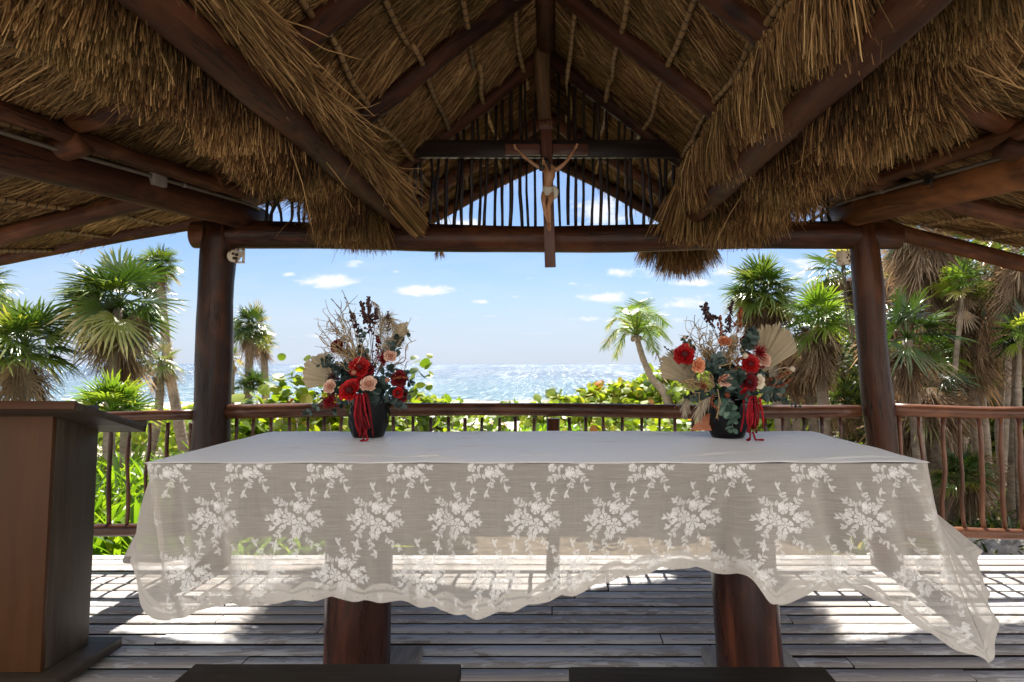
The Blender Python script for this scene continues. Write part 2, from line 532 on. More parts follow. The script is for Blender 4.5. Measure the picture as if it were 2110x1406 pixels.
gx_, gy_ = graded(-3000, 3000, 0.5, -16, 22), graded(-400, 140, 0.5, -4, 66)
GX, GY = np.meshgrid(gx_, gy_, indexing='ij')
GZ = ground(GX, GY)
b = MB()
b.grid(np.stack([GX, GY, GZ], 2))
m, t = material('sand')
pos = t.n('ShaderNodeNewGeometry').outputs['Position']
n1 = t.noise(pos, 0.55, 6.0, 0.65)
n2 = t.noise(pos, 22.0, 4.0, 0.7)
sxy = t.n('ShaderNodeSeparateXYZ', {0: pos})
c = t.mix(n2, (.36, .31, .25), (.55, .49, .42))
lit = t.n('ShaderNodeMapRange', {0: t.math('ADD', sxy.outputs[1], t.math('MULTIPLY', n1, 10.0)), 1: 15.0, 2: 22.0, 3: 1.0, 4: 0.0}).outputs[0]
litter = t.ramp(t.noise(pos, 9.0, 6.0, 0.7), [(0.3, (.035, .026, .016)), (0.55, (.12, .09, .055)), (0.75, (.26, .21, .15))])
back = t.n('ShaderNodeMapRange', {0: sxy.outputs[1], 1: -3.0, 2: -1.0, 3: 0.0, 4: 1.0}).outputs[0]  # pale sand behind the camera, added out of view to bounce light
c = t.mix(t.math('MULTIPLY', lit, back), c, litter)
wet = t.n('ShaderNodeMapRange', {0: sxy.outputs[2], 1: -2.05, 2: -2.5, 3: 0.0, 4: 1.0}).outputs[0]
c = t.mix(wet, c, (.16, .13, .10))
t.out(principled(t, c, 0.9, t.bump(n2, 0.5, 0.03), spec=.2))
tag(b.build('ground', m), kind='structure', label='pale sand sloping from the deck down to the shore')

b = MB()
SEA = -2.42
xs, ys = graded(-9000, 9000, 6.0, -60, 60, 1.3), graded(54, 14000, 2.0, 54, 130, 1.08)
GX, GY = np.meshgrid(xs, ys, indexing='ij')
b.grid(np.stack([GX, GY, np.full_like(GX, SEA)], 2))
m, t = material('sea_water')
pos = t.n('ShaderNodeNewGeometry').outputs['Position']
sp = t.n('ShaderNodeSeparateXYZ', {0: pos})
y = sp.outputs[1]
w1 = t.noise(t.mul(pos, (0.05, 0.16, 1)), 1.0, 3.0, 0.55, 0.4)
w2 = t.noise(t.mul(pos, (0.32, 0.9, 1)), 1.0, 4.0, 0.62, 0.5)
w3 = t.noise(t.mul(pos, (1.3, 3.0, 1)), 1.0, 4.0, 0.65, 0.3)
hgt = t.math('ADD', t.math('MULTIPLY', w1, 1.6), t.math('ADD', t.math('MULTIPLY', w2, 0.8), t.math('MULTIPLY', w3, 0.22)))
dep = t.n('ShaderNodeMapRange', {0: y, 1: 64.0, 2: 260.0, 3: 0.0, 4: 1.0}, interpolation_type='SMOOTHSTEP').outputs[0]
c = t.mix(dep, (.035, .115, .15), (.008, .033, .078))
patch = t.n('ShaderNodeMapRange', {0: t.noise(t.mul(pos, (0.02, 0.05, 1)), 1.0, 3.0), 1: 0.4, 2: 0.65, 3: 0.0, 4: 0.6}).outputs[0]
c = t.mix(patch, c, (.020, .095, .14))
near = t.n('ShaderNodeMapRange', {0: y, 1: 62.0, 2: 110.0, 3: 0.05, 4: 0.0}).outputs[0]
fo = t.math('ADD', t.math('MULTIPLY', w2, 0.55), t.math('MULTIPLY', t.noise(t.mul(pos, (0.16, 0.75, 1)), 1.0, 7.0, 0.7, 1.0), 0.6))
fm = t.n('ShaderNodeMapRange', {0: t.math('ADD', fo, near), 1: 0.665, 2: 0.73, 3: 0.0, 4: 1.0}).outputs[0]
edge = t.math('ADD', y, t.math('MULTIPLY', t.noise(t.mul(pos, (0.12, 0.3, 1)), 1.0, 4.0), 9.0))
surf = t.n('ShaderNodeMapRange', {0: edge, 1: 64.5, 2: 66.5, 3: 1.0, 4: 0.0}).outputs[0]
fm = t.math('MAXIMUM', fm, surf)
st = None  # bright streaks painted into the water colour as sun glitter
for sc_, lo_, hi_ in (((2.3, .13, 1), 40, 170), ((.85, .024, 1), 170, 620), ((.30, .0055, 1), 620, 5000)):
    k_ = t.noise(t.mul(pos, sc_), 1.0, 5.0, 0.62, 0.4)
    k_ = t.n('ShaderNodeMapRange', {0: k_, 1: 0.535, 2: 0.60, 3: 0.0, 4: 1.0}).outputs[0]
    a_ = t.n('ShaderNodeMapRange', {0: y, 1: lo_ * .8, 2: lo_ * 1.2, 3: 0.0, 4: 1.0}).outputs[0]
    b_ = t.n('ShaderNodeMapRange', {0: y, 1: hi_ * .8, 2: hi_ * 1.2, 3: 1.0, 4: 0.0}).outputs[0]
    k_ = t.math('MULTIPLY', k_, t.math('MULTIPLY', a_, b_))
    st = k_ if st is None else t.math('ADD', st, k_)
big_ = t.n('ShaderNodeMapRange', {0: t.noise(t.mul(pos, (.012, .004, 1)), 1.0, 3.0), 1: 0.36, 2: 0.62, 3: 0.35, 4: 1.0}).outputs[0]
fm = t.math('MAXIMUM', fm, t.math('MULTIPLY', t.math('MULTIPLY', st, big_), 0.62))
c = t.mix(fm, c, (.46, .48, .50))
nrm = t.bump(hgt, 1.0, 1.8)
rg = t.math('ADD', t.math('MULTIPLY', fm, 0.5), 0.17)
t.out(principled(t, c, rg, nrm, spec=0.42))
tag(b.build('sea', m), kind='structure', label='choppy turquoise sea with white foam and painted sun glitter')

# ------------------------------------------------------------------ deck
m, t = material('weathered_deck_boards')
lc = t.attr('lc').outputs['Vector']
rnd = t.attr('rnd').outputs['Fac']
pos = t.n('ShaderNodeNewGeometry').outputs['Position']
g1 = t.noise(t.mul(lc, (60, 60, 1.6)), 1.0, 7.0, 0.68, 0.5)
bare = t.ramp(g1, [(0.28, (.17, .15, .135)), (0.5, (.33, .295, .27)), (0.8, (.44, .40, .37))])
pn = t.noise(t.mul(lc, (17, 17, 4.6)), 1.0, 9.0, 0.70, 1.5)
pn2 = t.noise(t.mul(pos, (1.1, 2.0, 1.0)), 1.0, 3.0)
pm = t.math('ADD', pn, t.math('ADD', t.math('MULTIPLY', t.math('SUBTRACT', rnd, 0.5), 0.16), t.math('MULTIPLY', t.math('SUBTRACT', pn2, 0.5), 0.5)))
pm = t.n('ShaderNodeMapRange', {0: pm, 1: 0.475, 2: 0.535, 3: 0.0, 4: 1.0}).outputs[0]
paint = t.mix(g1, (.46, .45, .455), (.62, .61, .61))
c = t.mix(t.math('MULTIPLY', pm, 0.88), bare, paint)
kn = t.noise(t.mul(lc, (14, 14, 5)), 1.0, 2.0)
km = t.n('ShaderNodeMapRange', {0: kn, 1: 0.72, 2: 0.76, 3: 0.0, 4: 0.85}).outputs[0]
c = t.mix(km, c, (.05, .04, .035))
hg = t.math('ADD', t.math('MULTIPLY', g1, 0.8), t.math('MULTIPLY', pm, 0.5))
t.out(principled(t, c, t.math('ADD', 0.40, t.math('MULTIPLY', g1, 0.3)), t.bump(hg, 0.45, 0.006), spec=.5))
M['deck'] = m
M['board_side'] = wood_mat('mouldy_shaded_board_side', (.008, .006, .004), (.022, .016, .012), (.05, .035, .025), (.8, .95), spec=.1)  # bare mouldy wood, coloured darker still to paint the shade in the gaps
b = MB()
PITCHB = 0.1225
yb = 4.67 - PITCHB / 2
r_ = np.random.default_rng(3)
while yb > -3.4:
    x = -6.4 - r_.random() * 2.5
    wj = 0.097 + r_.normal() * 0.003
    while x < 6.6:
        L = 1.7 + r_.random() * 2.2
        n = 9
        xs_ = np.linspace(x, x + L - 0.006, n)
        edge = np.cumsum(r_.normal(size=(n, 2)), 0) * 0.0012
        zt = r_.normal() * 0.002
        rowsV, rowsL = [], []
        l0 = r_.random() * 60
        for i in range(n):
            ya, yc = yb - wj / 2 + edge[i, 0], yb + wj / 2 + edge[i, 1]
            sec = [(ya, -.085), (ya, zt - .006), (ya + .006, zt), ((ya + yc) / 2, zt + .0015), (yc - .006, zt), (yc, zt - .006), (yc, -.085)]
            rowsV += [(xs_[i], q[0], q[1]) for q in sec]
            rowsL += [(q[0] - yb + l0, q[1] + l0, xs_[i] - x + l0) for q in sec]
        k = 7
        i, j = np.meshgrid(np.arange(n - 1), np.arange(k), indexing='ij')
        i, j = i.ravel(), j.ravel()
        qd = np.stack([i * k + j, (i + 1) * k + j, (i + 1) * k + (j + 1) % k, i * k + (j + 1) % k], 1)
        side = (j == 0) | (j == 5) | (j == 6)
        rb = r_.random()
        b.add(rowsV, [qd[~side]], 0, rb, rowsL)
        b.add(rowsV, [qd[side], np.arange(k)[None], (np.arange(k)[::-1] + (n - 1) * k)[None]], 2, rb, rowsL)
        x += L
    yb -= PITCHB
for xj in np.arange(-6, 6.1, 0.75):
    b.box((xj, .62, -.17), (.06, 8.0, .16), rnd=.5, mi=1)
b.box((0, 4.60, -.27), (13, .05, .08), mi=1)
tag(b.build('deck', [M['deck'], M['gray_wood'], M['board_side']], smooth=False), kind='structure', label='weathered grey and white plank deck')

# ------------------------------------------------------------------ railings
YR = 4.41


def railing(label, x0, x1, m, spacing, seed, newel=None, dz=0.0, rt=.043, rb=.0105):
    r_ = np.random.default_rng(seed)
    root = empty('railing', ((x0 + x1) / 2, YR, 0), label, 'railing', 'log railings along the deck edge')
    n = 26
    P = wavy((x0, YR, .970 + dz), (x1, YR, .970 + dz), n, .011, seed)
    MB().tube(P, rt + .003 * np.sin(np.linspace(0, 9, n) + seed), 16, seed=seed).build('top_rail', m, root)
    P2 = wavy((x0, YR, .215), (x1, YR, .215), n, .009, seed + 5)
    MB().tube(P2, .036 + .003 * np.sin(np.linspace(0, 7, n) + seed), 14, seed=seed + 1).build('bottom_rail', m, root)
    x = x0 + spacing * .6
    k = 0
    while x < x1 - spacing * .3:
        if newel is None or abs(x - newel) > .07:
            q = wavy((x + r_.normal() * .006, YR, .225), (x + r_.normal() * .006, YR, .93 + dz), 9, (.003 if abs(x) < 2.1 else .0055), seed * 50 + k)
            MB().tube(q, rb * (1 + r_.normal() * .1) + .0008 * np.sin(np.arange(9) * 1.7 + k), 9, seed=seed * 50 + k).build('baluster', m, root)
        x += spacing * (1 + r_.normal() * .05)
        k += 1
    if newel is not None:
        MB().tube(wavy((newel, YR, 0), (newel, YR, .92), 6, .002, seed + 9), .043, 14, seed=seed + 77).build('newel_post', m, root)
    return root


XL, XRt = -2.19, 2.06
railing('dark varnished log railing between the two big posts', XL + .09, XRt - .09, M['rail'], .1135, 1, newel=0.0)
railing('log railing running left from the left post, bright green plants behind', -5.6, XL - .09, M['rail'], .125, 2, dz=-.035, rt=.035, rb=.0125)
railing('reddish log railing running right from the right post, palm trunks behind', XRt + .09, 5.6, M['rail_sunlit'], .128, 3, dz=.008, rt=.041, rb=.0145)

# ------------------------------------------------------------------ thatched pavilion
pav = empty('thatched_pavilion', (-.05, 2.2, 0), 'open palm-thatched pavilion with dark log frame round the altar', 'pavilion')
XC = -.05
RZ, SL = 3.28, .83                                    # underside of ridge rafters, gable slope


def zr(d):
    return RZ - SL * d


def logpart(name, p0, p1, r, m, seed, wav=.01, n=14, seg=14, r1=None, jit=.012):
    P = wavy(p0, p1, seg, wav, seed)
    rr = np.linspace(r, r if r1 is None else r1, seg) * (1 + .03 * np.sin(np.arange(seg) * 1.1 + seed))
    return MB().tube(P, rr, n, seed=seed, jit=jit).build(name, m, pav)


# posts: photo pixels of the axis at two heights
pt, pb = at(452, 470, YR), at(437, 905, YR)
k = (pb - pt) / (pt[2] - pb[2])
logpart('post', pt + k * (pt[2] + .02), pt + np.array([0, 0, .04]), .116, M['log'], 21, .012, 22, 18, r1=.108)
pt, pb = at(1778, 470, YR), at(1812, 905, YR)
k = (pb - pt) / (pt[2] - pb[2])
logpart('post', pt + k * (pt[2] + .02), pt + np.array([0, 0, .04]), .096, M['log'], 24, .010, 22, 18, r1=.092)
for sgn, s in ((-1, 31), (1, 32)):
    logpart('post', (sgn * 2.9 + XC, .95, -.02), (sgn * 2.9 + XC, .95, 2.12), .11, M['log'], s, .02)
# cross beam
MB().tube(wavy(at(402, 488, YR), at(1850, 490, YR), 24, .008, 41), .089 + .003 * np.sin(np.arange(24)), 20, seed=41).build('cross_beam', M['log'], pav)
# ridge and king post
logpart('ridge_log', (XC, .85, RZ + .06), (XC, 4.75, RZ + .06), .062, M['log_rafter'], 43, .008)
logpart('king_post', at(1124, 300, 4.37), at(1116, 98, 4.37), .040, M['log_pale'], 44, .004, 14, 10, r1=.058)
# plates that carry the inner roof
for sgn, s in ((-1, 51), (1, 52)):
    logpart('plate_log', (XC + sgn * .96, .8, 2.17), (XC + sgn * .94, 4.36, 2.20), .058, M['log_rafter'], s, .012, 14, 18)
# rafters
RY = [4.41, 3.5, 2.63, 1.75, 1.02]
for i, y in enumerate(RY):
    for sgn in (-1, 1):
        r0 = .052 if i == 0 else .058
        p0 = np.array([XC + sgn * .02, y, zr(0) + .04])
        p1 = np.array([XC + sgn * 1.12, y + RNG.normal() * .03, zr(1.1) + .02])
        logpart('rafter', p0, p1, r0, M['log_rafter'], 60 + 2 * i + (sgn > 0), .008, 14, 10, r1=r0 * .95)
kf = lambda y: np.clip((y - 4.5) / 1.2, 0, 1)
fz_g = lambda d, y: RZ + .125 - SL * d * (1 - .36 * kf(y)) - .25 * kf(y) + .008 * np.sin(y * 3 + d * 7)
# gable rafters of the part that juts out beyond the cross beam
for j, (y, drop) in enumerate(((5.1, .11), (5.72, .22))):
    for sgn in (-1, 1):
        P = np.array([(XC + sgn * q, y, float(fz_g(q, y)) - .125) for q in np.linspace(0, 1.33, 14)])
        MB().tube(P, .05, 12, seed=90 + j, jit=.015).build('rafter', M['log_red'], pav)
# tie beam
b = MB()
pa, pc = at(858, 309, 4.33), at(1398, 307, 4.33)
b.box((pa + pc) / 2, (np.linalg.norm(pc - pa), .05, .112))
b.build('tie_beam', M['log_black'], pav, smooth=False, bevel=.006)
# battens of split cane under the thatch
kb = 0
for sgn in (-1, 1):
    for d in (.16, .40, .64, .88):
        y0 = .9
        while y0 < 5.6:
            ln = .9 + RNG.random() * 1.1
            y1 = min(y0 + ln, 5.72)
            q = wavy((XC + sgn * d, y0, float(fz_g(d, y0)) - .072), (XC + sgn * (d + RNG.normal() * .015), y1, float(fz_g(d, y1)) - .072), 12, .009, 200 + kb)
            bb = MB().tube(q, .0155, 8, seed=200 + kb)
            for yl in np.arange(.05, 1, .075 / max(ln, .1)):
                i0 = int(yl * 11)
                c0 = q[i0] * (1 - (yl * 11 - i0)) + q[min(i0 + 1, 11)] * (yl * 11 - i0)
                bb.tube([c0 - [0, .003, 0], c0 + [0, .003, 0]], .0175, 8, mi=1)
            bb.build('batten', [M['bamboo'], M['log_black']], pav)
            y0 = y1 - .04
            kb += 1

# vertical bars of the gable screen
b_top = lambda X: zr(abs(X - XC)) - .02
xs_ = np.arange(-1.88, 1.82, .0535)
for i, x in enumerate(xs_):
    x = x + RNG.normal() * .006
    d = abs(x - XC)
    if d < .035:
        continue
    zt = zr(d) + .03 if d < 1.05 else 2.52 - .12 * (d - 1.05) + RNG.normal() * .02
    q = wavy((x, YR + .0 + RNG.normal() * .008, 2.16), (x + RNG.normal() * .010, YR + RNG.normal() * .01, zt), 10, .006, 300 + i)
    bb = MB().tube(q, .0108 + RNG.normal() * .0012 + .0012 * np.sin(np.arange(10) * 1.3 + i), 8, seed=300 + i)
    if i % 11 == 1:
        z_ = q[4]
        bb.tube([z_, z_ + [-.03, -.01, .05]], [.006, .004], 5)
    bb.build('screen_bar', M['log_black'], pav)

# ---- side roofs: outer plates, purlins, rafters
def side_x(y, off):
    return 1.93 + off + .27 * np.maximum(3.95 - y, -.3)


def zs(d, y):
    """height of the side rafters at distance d from the roof's centre line"""
    e = 1.9 + .0 * y
    tan = .28 - .09 * np.clip((y - 3.9) / .9, 0, 1)
    zin = 2.36 + .36 * (e - d)
    zout = 2.36 - tan * (d - e)
    return np.where(d < e, zin, zout) - .0 * y


fz_s = lambda d, y: zs(d, y) + .15 - .05 * np.clip((d - 2.0) / .5, 0, 1) + .01 * np.sin(y * 2.7 + d * 5)
for sgn, s in ((-1, 401), (1, 402)):
    ys_ = np.linspace(4.62, .75, 20)
    q = np.stack([XC + sgn * side_x(ys_, .12), ys_, 2.235 - .05 * (4.4 - ys_) / 1.4 * (ys_ > 3) - .05 * (ys_ <= 3)], 1)
    q += wavy((0, 0, 0), (0, 0, 0), 20, .010, s)
    MB().tube(q, .092, 18, seed=s, jit=.012).build('side_plate', M['log_orange_lit'] if sgn > 0 else M['log_rafter'], pav)
    ys_ = np.linspace(4.3, .8, 20)
    q = np.stack([XC + sgn * side_x(ys_, -.02), ys_, np.full(20, 2.325)], 1) + wavy((0, 0, 0), (0, 0, 0), 20, .012, s + 5)
    MB().tube(q, .042, 14, seed=s + 5, jit=.015).build('purlin', M['log_red'], pav)
    for i, y in enumerate((4.82, 3.92, 3.08, 2.25, 1.45)):
        mt = M['log_red']
        din = side_x(y, -.06)
        if i == 0:
            ps = [at(470, 447, 4.82), at(400, 457, 4.82), at(200, 492, 4.82), at(0, 531, 4.82)] if sgn < 0 else [at(1800, 455, 4.82), at(1862, 482, 4.82), at(1990, 514, 4.82), at(2110, 545, 4.82)]
            d_ = ps[3] - ps[2]
            ps.append(ps[3] + d_ * .9)
            MB().tube(spline(ps, 20), .058, 14, seed=410 + i, jit=.015).build('side_rafter', mt, pav)
        else:
            p0 = (XC + sgn * (din - .0), y, float(zs(din, y)) - .02)
            p1 = (XC + sgn * 4.35, y, float(zs(4.3, y)) + .0)
            MB().tube(wavy(p0, p1, 12, .012, s + 20 + i), np.linspace(.06, .05, 12), 14, seed=s + 20 + i, jit=.015).build('side_rafter', mt, pav)
        p0 = (XC + sgn * (din + .05), y - .02, float(zs(din, y)) + .06)
        p1 = (XC + sgn * 1.15, y - .02, float(zs(1.15, y)) + .1)
        MB().tube(wavy(p0, p1, 8, .008, s + 40 + i), .055, 14, seed=s + 40 + i, jit=.015).build('upper_rafter', mt, pav)
    for k2, d in enumerate((1.62, 2.1, 2.42, 2.75, 3.15, 3.55, 3.95)):
        q = np.array([(XC + sgn * (d + .2 * max(3.95 - y, -.3)), y, float(fz_s(d + .2 * max(3.95 - y, -.3), y)) - .07) for y in np.linspace(4.78, .95, 16)])
        q = q + wavy((0, 0, 0), (0, 0, 0), 16, .012, 500 + k2 + s)
        bb = MB().tube(q, .0145, 8, seed=k2 + s)
        for i0 in np.arange(0, 12, .22):
            a0 = int(i0)
            c0 = q[a0] * (1 - (i0 - a0)) + q[a0 + 1] * (i0 - a0)
            dd = unit(q[a0 + 1] - q[a0]) * .003
            bb.tube([c0 - dd, c0 + dd], .0165, 8, mi=1)
        bb.build('batten', [M['bamboo'], M['log_black']], pav)

# ---- thatch: shells with real thickness, and straw on their undersides
def shell(fz, d0, d1, y0, y1, sgn, name, nd=26, ny=40, thick=.2, parent=None):
    D, Yg = np.meshgrid(np.linspace(d0, d1, nd), np.linspace(y0, y1, ny), indexing='ij')
    Zg = fz(D, Yg)
    bot = np.stack([XC + sgn * D, Yg, Zg], 2)
    top = bot + np.array([0, 0, thick])
    lc = np.stack([D * 1.3, Yg, Zg * 0], 2)
    b = MB()
    b.grid(bot, lc=lc, flip=sgn < 0)
    b.grid(top, lc=lc, flip=sgn > 0)
    for sl in (np.s_[0, :], np.s_[-1, :], np.s_[:, 0], np.s_[:, -1]):
        b.grid(np.stack([bot[sl], top[sl]], 0), lc=np.stack([lc[sl], lc[sl]], 0))
    return b


def straw(b, fz, d0, d1, y0, y1, sgn, n, L=.26, w=.0085, course=.24, seed=0, yaw=.16):
    r_ = np.random.default_rng(seed)
    d = d0 + (d1 - d0) * r_.random(n)
    y = y0 + (y1 - y0) * r_.random(n)
    fr = np.mod(d / course + .08 * np.sin(y * 3.1), 1.0)
    z = fz(d, y) - .004 - .034 * fr ** 1.5 - r_.random(n) * .008
    e = .02
    slope = (fz(d + e, y) - fz(d - e, y)) / (2 * e)
    yw = (r_.normal(size=n) * yaw + .22 * np.sin(y * 2.3 + d * 3.0 + seed) + .1 * np.sin(y * 7.1 + seed))
    D = unit(np.stack([sgn * np.cos(yw), np.sin(yw), slope - .02], 1))
    P = np.stack([XC + sgn * d, y, z], 1)
    ln = L * (0.6 + .7 * r_.random(n))
    side = unit(np.cross(D, np.array([0, 0, 1.0])) + r_.normal(size=(n, 3)) * .35)
    rn = np.clip(r_.normal(.50, .25, n) + .10 * np.sin(y * 5 + d * 4), 0, 1)
    b.blades(P, D, ln, w * (.6 + .8 * r_.random(n)), bend=r_.normal(size=(n, 3)) * [.02, .02, .010] + [0, 0, -.004], side=side, rnd=np.clip(rn + .28 * (fr - .5), 0, 1))


kf = lambda y: np.clip((y - 4.5) / 1.2, 0, 1)
fz_g = lambda d, y: RZ + .125 - SL * d * (1 - .36 * kf(y)) - .25 * kf(y) + .008 * np.sin(y * 3 + d * 7)
for sgn in (-1, 1):
    shell(fz_g, 0.0, 1.30, .95, 5.82, sgn, 'thatch').build('thatch', M['backing'], pav)
    b = MB()
    straw(b, fz_g, 0.02, 1.28, 1.3, 5.84, sgn, 70000, w=.0052, seed=5 + sgn)
    straw(b, fz_g, 0.02, 1.28, .9, 1.3, sgn, 4000, w=.014, seed=8 + sgn)
    b.build('thatch_straw', M['thatch'], pav, smooth=False)
    shell(fz_s, 1.10, 4.55, .95, 4.93, sgn, 'thatch').build('thatch', M['backing'], pav)
    b = MB()
    straw(b, fz_s, 1.2, 4.2, 1.8, 4.93, sgn, 64000, L=.27, w=.0055, seed=15 + sgn)
    straw(b, fz_s, 1.2, 4.5, .9, 1.8, sgn, 6000, w=.014, seed=18 + sgn)
    # shaggy verge over the outermost rafter
    n = 2600
    d = 2.3 + 2.2 * RNG.random(n)
    P = np.stack([XC + sgn * d, 4.86 + .07 * RNG.random(n), fz_s(d, np.full(n, 4.86)) + .03 * RNG.random(n)], 1)
    D = unit(np.stack([sgn * (1 + 0 * d), RNG.normal(size=n) * .35, -.28 + RNG.normal(size=n) * .12], 1))
    b.blades(P, D, .22 * (.5 + RNG.random(n)), .007, bend=RNG.normal(size=(n, 3)) * .02)
    b.build('thatch_straw', M['thatch'], pav, smooth=False)

# ridge cap seen from outside
b = MB()
q = [(XC, y, RZ + .30) for y in np.linspace(.9, 4.6, 12)]
b.tube(q, .11, 12).build('ridge_cap', M['backing'], pav)

# hanging fringes below the inner eaves
def fringe(sgn, n, seed):
    r_ = np.random.default_rng(seed)
    b = MB()
    y = .6 + 3.75 * r_.random(n) ** .85
    d = .99 + .27 * r_.random(n)
    step = np.mod(y * 1.15 + (.2 if sgn > 0 else .55), 1.0)
    clump = .05 * np.sin(y * 9 + seed) + .03 * np.sin(y * 23 + 2 * seed)
    zb = (2.045 if sgn < 0 else 2.06) + (.16 * (1 - step) if sgn < 0 else .20 * (1 - step)) - .05 + clump * .6 + .10 * np.clip(1.25 - d, -.1, .25)
    zb = zb - .04 * np.clip((y - 3.6) / .8, 0, 1)
    zt = fz_g(d, y) - .01
    ln = np.maximum(zt - zb, .12) * (.88 + .14 * r_.random(n))
    yw = r_.normal(size=n) * .12 + .25 * np.sin(y * 5 + seed) * (.5 if sgn < 0 else .8)
    D = unit(np.stack([sgn * (.01 + .06 * r_.random(n)), yw, np.full(n, -1.0)], 1))
    P = np.stack([XC + sgn * d, y, zt], 1)
    rn = np.clip(r_.normal(.50, .25, n) + .14 * np.sin(y * 8) + .25 * (d < 1.05) * -1, 0, 1)  # innermost strands coloured darker, painting in the shade under the roof
    b.blades(P, D, ln, .0047 * (.6 + .8 * r_.random(n)), bend=r_.normal(size=(n, 3)) * [.022, .022, .006], rnd=rn, taper=.5)
    # stray straws that curl away
    n2 = 120
    y2 = .9 + 3.4 * r_.random(n2)
    P = np.stack([XC + sgn * (1.0 + .35 * r_.random(n2)), y2, 2.15 + .25 * r_.random(n2)], 1)
    b.blades(P, unit(r_.normal(size=(n2, 3)) + [0, 0, -.7]), .22 * (.5 + r_.random(n2)), .004, bend=r_.normal(size=(n2, 3)) * .06, rnd=.8)
    b.build('thatch_fringe', M['fringe'], pav, smooth=False)


fringe(-1, 30000, 71)
fringe(1, 30000, 72)
# the last tufts that hang in front of the cross beam
def tuft(px, py, Y, n, L, spread, dirv, seed, r0=.04, w=.0052, parent=pav, name='thatch_tuft'):
    r_ = np.random.default_rng(seed)
    c0 = at(px, py, Y)
    a = r_.random(n) * 2 * np.pi
    rr = np.sqrt(r_.random(n))
    off = np.stack([np.cos(a) * rr, np.sin(a) * rr, np.zeros(n)], 1)
    P = c0 + off * r0 + [0, 0, .02] * r_.random((n, 1))
    D = unit(np.asarray(dirv) + off * spread + r_.normal(size=(n, 3)) * .05)
    b = MB()
    b.blades(P, D, L * (.72 + .35 * r_.random(n)), w * (.6 + .8 * r_.random(n)), bend=r_.normal(size=(n, 3)) * .012, rnd=np.clip(r_.normal(.5, .22, n), 0, 1))
    return b.build(name, M['fringe'], parent, smooth=False)


for k, (px, py, Y, L, sp, dv) in enumerate([(690, 385, 4.15, .36, .25, (0.10, .1, -1)), (745, 400, 4.22, .36, .2, (.05, .08, -1)), (1520, 400, 4.12, .33, .3, (-.05, .1, -1)),
                                            (1600, 330, 3.6, .34, .35, (.18, .1, -1)), (1690, 240, 3.1, .36, .3, (.2, .05, -1)), (1555, 380, 4.0, .33, .3, (.1, .1, -1)), (1850, 130, 2.6, .36, .3, (.2, .05, -1)),
                                            (1400, 505, 5.7, .30, .55, (.0, .0, -1)), (1365, 470, 5.7, .34, .4, (-.1, 0, -1)), (1430, 480, 5.7, .32, .4, (.15, 0, -1)), (905, 515, 5.7, .09, .4, (0, 0, -1))]):
    tuft(px, py, Y, 1700 if Y < 5 else (1000 if L > .2 else 60), L, sp, dv, 600 + k, r0=.10 if L > .2 else .03)


# straw laid along the left plate log, clumps folded over the right one
def rolled(seed=81):
    r_ = np.random.default_rng(seed)
    b = MB()
    n = 17000
    y = .7 + 3.1 * r_.random(n)
    a = r_.random(n) * 2 * np.pi
    bulge = .022 + .042 * np.mod(y * .72 + .55, 1.0)
    rr = bulge * np.sqrt(r_.random(n))
    P = np.stack([XC - .885 + rr * np.cos(a) * 1.0, y, 2.315 + rr * np.sin(a) * 1.1], 1)
    D = unit(np.stack([.05 + .06 * np.cos(a) + r_.normal(size=n) * .04, np.ones(n), -.06 + .05 * np.sin(a) + r_.normal(size=n) * .04], 1))
    ln = .40 * (.6 + .6 * r_.random(n))
    b.blades(P, D, ln, .005 * (.6 + .8 * r_.random(n)), bend=r_.normal(size=(n, 3)) * .012 + [0, 0, -.02], rnd=np.clip(r_.normal(.52, .25, n), 0, 1))
    # the blunt end of the bundle by the cross beam
    n = 1400
    a = r_.random(n) * 2 * np.pi
    rr = .062 * np.sqrt(r_.random(n))
    e = at(858, 470, 4.22)
    P = e + np.stack([rr * np.cos(a), np.zeros(n), rr * np.sin(a)], 1) + np.array([-.13, -.62, .19])
    D = unit(np.array([.13, .62, -.17]) + r_.normal(size=(n, 3)) * .012)
    b.blades(P, D, .66 * (.96 + .06 * r_.random(n)), .007, rnd=np.clip(r_.normal(.62, .2, n), 0, 1), taper=.9)
    n = 280                                            # frayed stalks on the roll
    y = .9 + 3.2 * r_.random(n)
    P = np.stack([XC - .86 + .05 * r_.random(n), y, 2.29 + .08 * r_.random(n)], 1)
    b.blades(P, unit(r_.normal(size=(n, 3)) * .5 + [.5, .6, -.8]), .16 * (.5 + r_.random(n)), .0045, bend=r_.normal(size=(n, 3)) * .03, rnd=.7)
    b.build('thatch_roll', M['fringe'], pav, smooth=False)


rolled()


